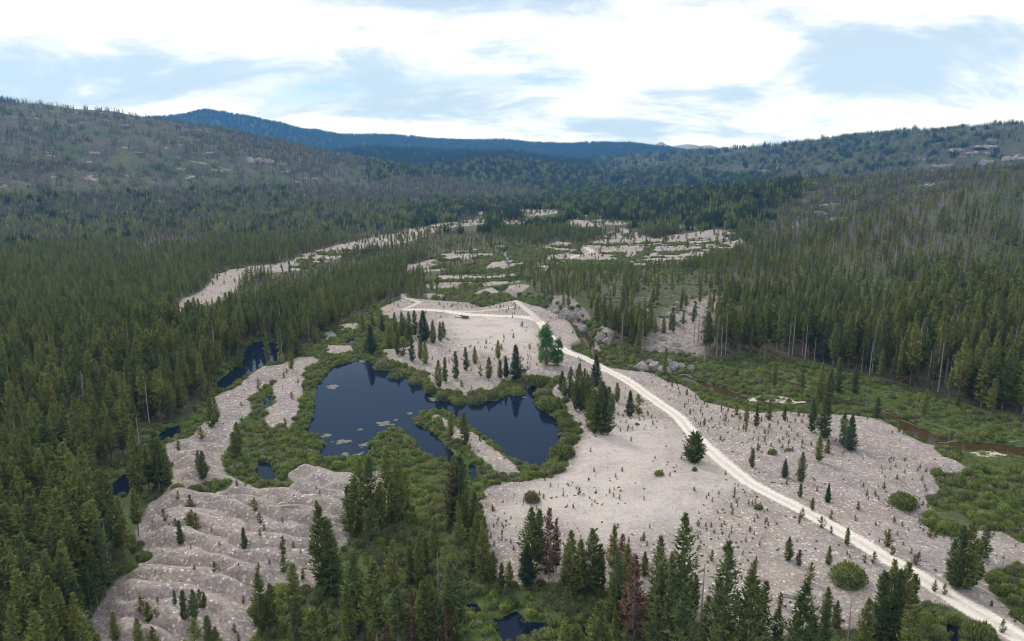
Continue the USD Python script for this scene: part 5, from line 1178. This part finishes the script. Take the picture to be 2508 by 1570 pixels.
# ------------------------------------------------------------------ rocks, logs, mats, the truck and its trailer
M_ROCK = None
def rock_material():
    N = {"tc": ("texture_coordinate", {}), "n": ("noise_texture", {"scale": 0.8, "detail": 7.0, "roughness": 0.7}), "n2": ("noise_texture", {"scale": 2.6, "detail": 4.0, "roughness": 0.6}),
         "r": ("rgb_ramp", {"ramp": [(0.3, (0.085, 0.078, 0.083)), (0.45, (0.20, 0.182, 0.18)), (0.6, (0.31, 0.275, 0.26)), (0.75, (0.39, 0.30, 0.235))]}),
         "b": ("bump", {"strength": 0.7, "distance": 0.25}), "p": ("principled_bsdf", {"roughness": 0.92, "specular_ior_level": 0.15})}
    L = [("tc.object", "n.vector"), ("tc.object", "n2.vector"), ("n.fac", "r.fac"), ("r.color", "p.base_color"), ("n2.fac", "b.height"), ("b.normal", "p.normal")]
    return usdkit.material(stage, "/World/Looks/rock", N, L, surface="p.BSDF")
M_ROCK = rock_material()
def rock_mesh(seed, sx, sy, sz):
    rng = np.random.default_rng(seed)
    m = trimesh.creation.icosphere(3); v = np.array(m.vertices)
    for _ in range(13):                                            # planes of cleavage
        n_ = unit(rng.normal(size=3) + [0, 0, 0.2]); c = rng.uniform(0.55, 0.85)
        h = v @ n_ - c; v = np.where(h[:, None] > 0, v - np.outer(h, n_) * 0.9, v)
    v *= 1 + 0.22 * (meshkit.fbm(v * 2.3 + seed, 3, seed)[:, None] - 0.5)
    return v * [sx, sy, sz], np.array(m.faces)
def spot(uu, vb, z0=0.3):
    z = z0
    for _ in range(4):
        p = place(uu, vb, z); z = float(ground_z(p[0], p[1]))
    return float(p[0]), float(p[1]), z, float(seen(p[0], p[1], z)[2])
ROCKS = [(1572,910,46,34,"large dark grey boulder at the left end of the stream-side outcrop"),(1604,906,34,26,"low rounded boulder beside the large dark boulder by the stream"),(1628,917,32,36,"pale pointed boulder standing at the water's edge of the outcrop"),(1650,908,30,30,"grey boulder just right of the pale pointed one"),(1668,905,30,22,"tan boulder at the right end of the stream-side outcrop"),(1590,893,26,18,"tan boulder above the low rounded boulder by the stream"),(1640,893,26,18,"tan slab above the boulders of the outcrop"),(1695,908,26,20,"small broken boulder at the foot of the pale slope"),
 (1470,838,30,32,"left of the two pale boulders at the stream bend"),(1488,843,24,28,"right of the two pale boulders at the stream bend"),(1500,825,26,24,"tan boulder behind the two pale boulders at the stream bend"),(1385,782,34,34,"tall dark streaked rock in the cliff above the stream"),(1408,790,30,30,"dark grooved rock right of the tall streaked cliff rock"),(1427,782,26,28,"tan rock at the right end of the low cliff"),(1345,758,20,22,"grey rock at the left end of the low cliff"),(1362,768,24,18,"flat grey rock between the cliff rocks"),
 (1605,800,22,16,"pale rock on the open slope of the knoll, leftmost"),(1640,775,26,16,"pale rock in the middle of the open slope of the knoll"),(1672,790,22,16,"pale rock low on the open slope of the knoll"),(1700,765,24,16,"pale rock high on the open slope of the knoll"),(1622,835,22,18,"purplish rock at the foot of the open slope"),(1655,850,26,20,"broad purplish rock above the tan slab"),(1585,765,18,14,"small pale rock at the left edge of the open slope"),(1660,745,24,14,"pale rock near the top of the knoll")]
for i, (uu, vb, w, h, lab) in enumerate(ROCKS):
    x_, y_, z_, d_ = spot(uu, vb)
    sx_, sz_ = w / FPX * d_ / 1.9, h / FPX * d_ / 1.8
    v, f = rock_mesh(40 + i, sx_, sx_ * 0.85, sz_)
    v, f, nn = meshkit.arrays((v, f), 40)
    p = raw_mesh("/World/" + numbered("boulder"), v + [x_, y_ + sx_ * 0.4, z_ + sz_ * 0.35], f, M_ROCK, nn)
    tag(p, lab, "boulder")
# crags on the distant slopes
CRAGS = [(622,398,36,20,1,"pale crag on the left hillside, left of a pair"),(655,400,30,16,1,"pale crag on the left hillside, right of a pair"),(690,405,22,9,1,"low pale rock right of the crags on the left hillside"),(515,378,20,10,1,"small pale crag on the left hillside above the pair"),(232,378,22,9,1,"small pale rock far left on the left hillside"),(305,310,18,8,1,"small rock near the ridge top of the left hillside"),(340,376,18,7,1,"small flat rock in the middle of the left hillside"),
 (2428,352,18,22,1,"pale rock pinnacle on the right ridge"),(2415,362,60,12,1,"pale scree crag under the pinnacle on the right ridge"),(2380,378,30,12,1,"pale crag lower left of the pinnacle"),(2342,372,36,16,1,"purplish crag left of the pinnacle"),(2420,402,36,18,1,"pale crag just above the near right hillside crest"),(2480,392,46,18,1,"broken crag at the right edge of the picture"),(2300,410,30,12,1,"low reddish crag above the near hillside crest"),(1870,422,24,10,1,"pale outcrop on the slopes right of the valley head"),(1905,415,26,10,1,"reddish outcrop right of the pale outcrop at the valley head"),(1560,448,22,8,1,"pale rocky top at the valley head"),(1600,445,16,7,1,"second rocky top at the valley head"),
 (2050,548,50,26,0,"pale rock face low on the near right hillside"),(2010,530,30,22,0,"grey rock face left of the pale one on the near right hillside"),(2090,540,30,16,0,"small rock right of the pale face on the near right hillside")]
def meet(u, v):
    """First ground met along a line of sight."""
    a, b = (u - CX) / FPX, (CY - v) / FPX
    dx, dy, dz = a, cp + b * sp, -sp + b * cp
    t = np.exp(np.linspace(math.log(90), math.log(9500), 3000))
    g = ground_z(dx * t, dy * t)
    hit = np.nonzero(CAM_H + dz * t <= g)[0]
    k = hit[0] if len(hit) else len(t) - 1
    return dx * t[k], dy * t[k], g[k], t[k]
for i, (uu, vb, w, h, far, lab) in enumerate(CRAGS):
    x_, y_, z_, t_ = meet(uu, vb)
    sx_, sz_ = w / FPX * t_ / 1.7, h / FPX * t_ / 1.5
    parts_v, parts_f, kf = [], [], 0
    for q in range(4):                                             # a crag is a few blocks leaning together, joined into one rock
        rq = np.random.default_rng(700 + 9 * i + q)
        v, f = rock_mesh(300 + 7 * i + q, sx_ * rq.uniform(.35, .6), sx_ * rq.uniform(.3, .5), sz_ * rq.uniform(.6, 1.0))
        parts_v.append(v + [(q - 1.5) * sx_ * 0.42, rq.normal(0, .15) * sx_, sz_ * 0.15]); parts_f.append(f + kf); kf += len(v)
    v, f, nn = meshkit.arrays((np.vstack(parts_v), np.vstack(parts_f)), 40)
    tag(raw_mesh("/World/" + numbered("rock_outcrop"), v + [x_, y_, z_], f, M_ROCK, nn), lab, "rock outcrop")
# fallen trunks
lrng = np.random.default_rng(77)
LOGS = []
def log_at(x_, y_, length, ang, rad, label, group=None, branches=3, tilt=0.0):
    n = 7; s = np.linspace(0, length, n)
    px_, py_ = x_ + s * math.cos(ang), y_ + s * math.sin(ang)
    gz_ = ground_z(px_, py_); base = np.maximum(gz_, np.linspace(gz_[0], gz_[-1], n)) + rad * 0.7 + s * tilt
    p = thing("fallen_log", label, "log", (x_, y_, base[0]), 0, None, group)
    path = str(p.GetPath())
    LOGS.append((p, group, x_, y_, float(base[0]), length)); label = label or ""
    b = Bag(); b.tube(np.column_stack([px_ - x_, py_ - y_, base - base[0]]), np.linspace(rad, rad * 0.4, n), 6); b.put(path + "/trunk", M_BARK if ("brown" in label or "dark" in label) and "pale" not in label else M_DEAD)
    if branches:
        c = Bag()
        for q in range(branches):
            k = lrng.integers(2, n); o = np.array([px_[k] - x_, py_[k] - y_, base[k] - base[0]]); e = o + unit(np.array([math.cos(ang) * .5 + lrng.normal(0, .7), math.sin(ang) * .5 + lrng.normal(0, .7), abs(lrng.normal(0, .6))])) * lrng.uniform(0.8, 2.2)
            c.tube([o, (o + e) / 2 + [0, 0, .1], e], [0.06, 0.04, 0.02], 4)
        c.put(path + "/branches", M_DEAD)
NAMED_LOGS = [((1884,934),(1902,933),0.16,"pale crossed dead branch by the dark side arm, upper"),((1898,934),(1907,946),0.16,"pale crossed dead branch by the dark side arm, pointing down"),((1897,922),(1925,932),0.3,"brown log on the bank above the dark side arm, left"),((1925,934),(1960,944),0.3,"brown log along the dark side arm, middle"),((1962,942),(1985,951),0.3,"brown log with a pale cut end at the right of the side arm"),((2060,961),(2071,961),0.15,"short white stick on the brush between the stream and the meadow"),((2075,980),(2122,988),0.25,"dark log lying along the far stream bank beside the meadow"),((2160,1008),(2200,1025),0.28,"dark log on the far bank where the stream bends down"),((2205,1030),(2260,1052),0.28,"long dark log on the far bank of the brown stream"),((2290,1088),(2340,1083),0.2,"grey driftwood at the stream edge above the sandbar"),((2470,1085),(2508,1080),0.2,"pale driftwood by the stream at the right edge"),((376,1048),(420,1044),0.18,"pale trunk fallen across the black water in the left forest"),((1403,798),(1415,801),0.2,"pale log in the stream below the cliff"),((1662,920),(1692,918),0.22,"pale log at the foot of the rock outcrop by the stream")]
for (a, b, r_, lab) in NAMED_LOGS:
    xa, ya, za, _ = spot(*a); xb, yb, zb, _ = spot(*b)
    log_at(xa, ya, max(2.0, math.hypot(xb - xa, yb - ya)), math.atan2(yb - ya, xb - xa), r_, lab, None, 2)
for k in range(90):
    uu, vv = lrng.uniform(1480, 1760), lrng.uniform(690, 745)
    x_, y_, z_, d_ = spot(uu, vv, 20.0)
    log_at(x_, y_, lrng.uniform(6, 13), lrng.normal(0.1, 0.5) + (math.pi if lrng.random() < .5 else 0), lrng.uniform(0.13, 0.2), None, "fallen trunks on the knoll", 1)
for k in range(70):
    uu, vv = lrng.uniform(1750, 2508), lrng.uniform(520, 720)
    x_, y_, z_, d_ = meet(uu, vv)
    log_at(float(x_), float(y_), lrng.uniform(7, 14), lrng.uniform(0, 6.28), lrng.uniform(0.16, 0.24), None, "fallen trunks on the right hillside", 0)
for g_, zn_ in (("fallen trunks on the knoll", "the knoll jumble"), ("fallen trunks on the right hillside", "the right hillside")):
    it = [dict(p=p_, u=float(seen(a_, b_, c_)[0]), v=float(seen(a_, b_, c_)[1]), size=L_) for p_, gg_, a_, b_, c_, L_ in LOGS if gg_ == g_]
    for t, lab in zip(it, cell_labels(it, "fallen trunks", zn_, ("long", "middling", "short"))): t["p"].SetCustomDataByKey("label", lab)
# floating weed on the pond
M_WEED = simple("pond_weed", (0.105, 0.108, 0.078), 0.6, 0.3, 0.35, scale=1.2)
MATS = [(882,1052,15,"small pale weed mat left of the starry one on the main pond"),(945,1037,32,"starry brown weed mat in the middle of the main pond's left arm"),(970,1028,11,"thin weed mat just right of the starry one"),(892,1090,29,"large weed mat with a tail left of the willow point"),(877,1113,21,"long pale weed mat near the lower shore of the main pond"),(909,1105,15,"weed mat close against the willow point"),(1005,1013,15,"faint weed mat in the narrows between the two arms"),(1056,1005,14,"weed mat off the tip of the gravel spit"),(833,1083,40,"broad weed mat by the left shore of the main pond"),(800,1066,26,"faint weed mat off the willow island at the left shore"),(845,1112,24,"weed mat at the lower left corner of the main pond"),(1022,1098,14,"thin streak of weed right of the willow point"),(1285,973,12,"weed patch under the far shore of the right arm"),(812,948,34,"olive weed patch near the left shore high up the pond"),(1060,978,30,"yellowish weed strip along the far shore at the narrows"),(890,884,24,"yellowish weed at the top corner of the pond")]
for i, (uu, vv, w, lab) in enumerate(MATS):
    c = place(uu, vv, 0.0); d_ = float(seen(c[0], c[1], 0)[2]); R_ = w / FPX * d_ / 2
    rq = np.random.default_rng(60 + i); vv_, ff_, kk_ = [], [], 0
    for q in range(16):                                            # scraps of weed drifting together
        o = rq.normal(0, 0.42, 2) * R_ * [1, 1.1]; r0_ = R_ * rq.uniform(0.10, 0.42) * (1.3 if q == 0 else 1)
        a = np.linspace(0, 2 * np.pi, 18, endpoint=False)
        rr_ = r0_ * (0.35 + 1.1 * meshkit.fbm(np.stack([np.cos(a) * 2.0 + i * 9 + q, np.sin(a) * 2.0, 0 * a], -1), 3, i + q))
        v = np.column_stack([np.append(o[0], o[0] + 1.5 * rr_ * np.cos(a)), np.append(o[1], o[1] + rr_ * np.sin(a)), np.append(0.020 + 0.0011 * q, np.full(18, 0.006 + 0.0011 * q))])
        vv_.append(v); ff_.append(np.stack([np.zeros(18, int), 1 + np.arange(18), 1 + (np.arange(18) + 1) % 18], -1) + kk_); kk_ += 19
    v, f, nn = meshkit.arrays((np.vstack(vv_) + [c[0], c[1], 0.0], np.vstack(ff_)), False)
    tag(raw_mesh("/World/" + numbered("weed_mat"), v, f, M_WEED, nn), lab, "pond weed")
# pale log over a green puddle on the tailings
M_PIPE = simple("pale_wood", (0.66, 0.63, 0.56), 0.7, 0.2, 0.12)
M_DARK = simple("dark_rubber", (0.02, 0.02, 0.022), 0.7, 0.3)
M_PUDDLE = simple("green_algae", (0.13, 0.135, 0.05), 0.4, 0.4, 0.4, scale=0.8)
xa, ya, za, _ = spot(682, 1236, 1.5); xb, yb, zb, _ = spot(736, 1234, 1.5)
p = thing("pale_log", "straight pale log with a dark band lying on the lower left tailings", "log", (xa, ya, za + 0.25))
b = Bag(); b.tube([[0, 0, 0], [(xb - xa) * .5, (yb - ya) * .5, (zb - za) * .5 + .05], [xb - xa, yb - ya, zb - za]], [0.13, 0.14, 0.16], 8); b.put(f"{p.GetPath()}/trunk", M_PIPE)
b = Bag(); b.tube([[(xb - xa) * .84, (yb - ya) * .84, (zb - za) * .84], [(xb - xa) * .88, (yb - ya) * .88, (zb - za) * .88]], [0.2, 0.2], 10); b.put(f"{p.GetPath()}/dark_band", M_DARK)
x_, y_, z_, _ = spot(710, 1240, 1.5)
a = np.linspace(0, 2 * np.pi, 28, endpoint=False); rim_ = np.stack([x_ + 2.3 * np.cos(a), y_ + 0.55 * np.sin(a) + 0.1], -1)
v = np.vstack([[[x_, y_, float(ground_z(x_, y_)) + 0.12]], np.column_stack([rim_, ground_z(rim_[:, 0], rim_[:, 1]) + 0.06])])
tag(raw_mesh("/World/" + numbered("algae_puddle"), v, np.array([[0, 1 + k, 1 + (k + 1) % 28] for k in range(28)]), M_PUDDLE), "olive green algae puddle beside the pale log on the tailings", "puddle", None, "structure")
# dark sheet of old liner by the young pines at the bottom
M_LINER = simple("grey_liner", (0.13, 0.135, 0.16), 0.5, 0.4, 0.5, scale=3.0)
x_, y_, z_, d_ = spot(1933, 1462, 1.5)
gx_, gy_ = np.meshgrid(np.linspace(-1.5, 1.5, 13), np.linspace(-0.45, 0.45, 5))
sk = np.stack([gx_ + x_, gy_ + y_ - 0.22 * gx_ - 0.12 * gx_ ** 2, 0 * gx_], -1).reshape(-1, 3)
sk[:, 2] = ground_z(sk[:, 0], sk[:, 1]) + 0.10 + 0.10 * meshkit.fbm(sk * 2.0, 2, 3) + 0.12 * (gy_.ravel() > 0.4)
q_ = np.array([[r * 13 + c, r * 13 + c + 1, (r + 1) * 13 + c + 1, (r + 1) * 13 + c] for r in range(4) for c in range(12)])
v, f, nn = meshkit.arrays((sk, q_), True)
tag(raw_mesh("/World/" + numbered("liner_scrap"), v, f, M_LINER, nn), "curved scrap of dark grey liner on the gravel near the bottom edge", "liner scrap")
# white pickup and its trailer
M_WHITE = usdkit.material(stage, "/World/Looks/white_paint", {"p": ("principled_bsdf", {"base_color": (0.80, 0.80, 0.81), "roughness": 0.3, "coat_weight": 0.5})}, [], surface="p.BSDF")
M_GLASS = simple("dark_glass", (0.012, 0.014, 0.018), 0.08, 0.6)
M_TYRE = simple("tyre_rubber", (0.018, 0.018, 0.018), 0.85, 0.2)
M_CHROME = simple("rim_metal", (0.55, 0.55, 0.56), 0.3, 0.5, metallic=0.9)
M_LAMP = simple("lamp_glass", (0.75, 0.75, 0.72), 0.15, 0.6); M_TAIL = simple("tail_lamp", (0.35, 0.02, 0.02), 0.2, 0.6)
M_RUST_STEEL = simple("brown_steel", (0.10, 0.065, 0.06), 0.8, 0.2, 0.3); M_PLANK = simple("trailer_board", (0.20, 0.135, 0.10), 0.9, 0.1, 0.3); M_LOAD = simple("dark_load", (0.055, 0.042, 0.045), 0.85, 0.2, 0.4)
def loft(profile, y0, y1, inset=0.0, zmid=None):
    """A side profile (x, z) given width, upper points drawn in by inset."""
    pr = np.array(profile, float); n = len(pr)
    ins = np.where(pr[:, 1] > (zmid if zmid is not None else 9), inset, 0.0)
    L_ = np.column_stack([pr[:, 0], np.full(n, y0) + ins, pr[:, 1]]); R_ = np.column_stack([pr[:, 0], np.full(n, y1) - ins, pr[:, 1]])
    tri, f = trimesh.creation.triangulate_polygon(Polygon(pr), engine="earcut")
    from scipy.spatial import cKDTree as KD
    idx = KD(pr).query(tri)[1][np.asarray(f)]
    j = np.arange(n); j2 = (j + 1) % n
    F = np.vstack([idx, idx[:, ::-1] + n, np.stack([j, j2, j2 + n], -1), np.stack([j, j2 + n, j + n], -1)])
    m = trimesh.Trimesh(np.vstack([L_, R_]), F, process=False); m.fix_normals()
    return m
def boxm(c, e, chamfer=0.0):
    m = trimesh.creation.box(e); m.apply_translation(c); return m
def put(path, m, mat, sm=30):
    return usdkit.mesh(stage, path, m, mat, smooth=sm).GetPrim()
def wheel(path, x, y, z, r, w):
    W_ = UsdGeom.Xform.Define(stage, path)
    t = trimesh.creation.annulus(r * 0.6, r, w, sections=24); t.apply_transform(trimesh.transformations.rotation_matrix(math.pi / 2, [1, 0, 0])); t.apply_translation([x, y, z]); put(path + "/tyre", t, M_TYRE)
    c = trimesh.creation.cylinder(r * 0.6, w * 0.8, sections=18); c.apply_transform(trimesh.transformations.rotation_matrix(math.pi / 2, [1, 0, 0])); c.apply_translation([x, y, z]); put(path + "/rim", c, M_CHROME)
x_, y_, z_, d_ = spot(1124, 777.5, 1.8)
x2, y2, z2, _ = spot(1060, 764, 1.8); head = math.atan2(y2 - y_, x2 - x_)
T = thing("pickup_truck", "white pickup truck parked on the gravel track across the flat", "pickup truck", (x_, y_, z_ + 0.02), math.degrees(head)); tp = str(T.GetPath())
put(tp + "/body", loft([(2.75, .55), (2.80, .95), (2.65, 1.12), (1.35, 1.22), (-2.75, 1.22), (-2.8, .6), (-2.2, .45), (2.3, .42)], -.98, .98, .06, 1.0), M_WHITE)
put(tp + "/cab", loft([(1.35, 1.2), (.62, 1.86), (.3, 1.93), (-.85, 1.93), (-1.12, 1.83), (-1.22, 1.2)], -.93, .93, .16, 1.5), M_WHITE)
put(tp + "/windscreen", loft([(1.27, 1.30), (.70, 1.82), (.74, 1.82), (1.31, 1.30)], -.72, .72, .06, 1.5), M_GLASS)
for sg in (-1, 1):
    for k, (xa_, xb_) in enumerate(((.12, .95), (-.98, .02))):
        nm = "side_window" + ("" if (sg, k) == (-1, 0) else f"_{(sg > 0) * 2 + k:03d}")
        w_ = np.array([[xa_, sg * .945, 1.30], [xb_ if k == 1 else .95, sg * .945, 1.30], [xb_ if k == 1 else .62, sg * .81, 1.76], [xa_, sg * .81, 1.76]])
        put(f"{tp}/{nm}", (np.vstack([w_, w_ + [0, -sg * .02, 0]]), np.array([[0, 1, 2, 3], [7, 6, 5, 4], [0, 4, 5, 1], [1, 5, 6, 2], [2, 6, 7, 3], [3, 7, 4, 0]])), M_GLASS, False)
put(tp + "/bed_floor", boxm((-1.98, 0, 1.0), (1.4, 1.6, .46)), M_DARK); put(tp + "/bed_load", boxm((-1.85, 0, 1.36), (1.1, 1.3, .26)), M_LOAD)
put(tp + "/front_bumper", boxm((2.82, 0, .6), (.14, 1.9, .24)), M_CHROME); put(tp + "/rear_bumper", boxm((-2.86, 0, .6), (.14, 1.85, .2)), M_CHROME); put(tp + "/grille", boxm((2.81, 0, .9), (.05, 1.1, .24)), M_DARK)
for k, sg in enumerate((-1, 1)):
    e = "" if k == 0 else "_001"
    put(f"{tp}/headlight{e}", boxm((2.79, sg * .75, .93), (.08, .3, .2)), M_LAMP); put(f"{tp}/tail_light{e}", boxm((-2.8, sg * .86, 1.0), (.06, .16, .32)), M_TAIL); put(f"{tp}/door_mirror{e}", boxm((.85, sg * 1.08, 1.34), (.12, .2, .2)), M_WHITE)
for k, (wx, wy) in enumerate(((1.75, -.86), (1.75, .86), (-1.75, -.86), (-1.75, .86))): wheel(f"{tp}/wheel" + (f"_{k:03d}" if k else ""), wx, wy, .38, .38, .26)
bx_, by_ = x_ - 5.55 * math.cos(head), y_ - 5.55 * math.sin(head)
T = thing("trailer", "dark brown utility trailer hitched behind the white pickup", "trailer", (bx_, by_, float(ground_z(bx_, by_)) + 0.02), math.degrees(head)); tp = str(T.GetPath())
put(tp + "/bed", boxm((0, 0, .62), (3.9, 1.9, .12)), M_PLANK); put(tp + "/tongue", boxm((2.4, 0, .55), (1.1, .14, .12)), M_RUST_STEEL)
for k, sg in enumerate((-1, 1)):
    e = "" if k == 0 else "_001"
    put(f"{tp}/side_panel{e}", boxm((0, sg * .95, .98), (3.9, .06, .55)), M_RUST_STEEL)
    put(f"{tp}/fender{e}", boxm((-.2, sg * 1.1, .82), (1.5, .24, .06)), M_RUST_STEEL)
put(tp + "/tail_gate", boxm((-1.95, 0, 1.15), (.08, 1.9, 1.0)), M_RUST_STEEL); put(tp + "/front_panel", boxm((1.95, 0, .95), (.06, 1.9, .5)), M_RUST_STEEL)
for k, (px_, pz_, sc_) in enumerate(((-.9, 1.0, .62), (.2, .95, .55), (1.1, .9, .5))):
    v, f = rock_mesh(900 + k, .75 * sc_ * 1.4, .7, sc_ * .8); v, f, nn = meshkit.arrays((v + [px_, 0, pz_], f), 40); raw_mesh(f"{tp}/load" + (f"_{k:03d}" if k else ""), v, f, M_LOAD, nn)
for k, (wx, wy) in enumerate(((-.55, -1.1), (-.55, 1.1), (.2, -1.1), (.2, 1.1))): wheel(f"{tp}/wheel" + (f"_{k:03d}" if k else ""), wx, wy, .34, .34, .2)
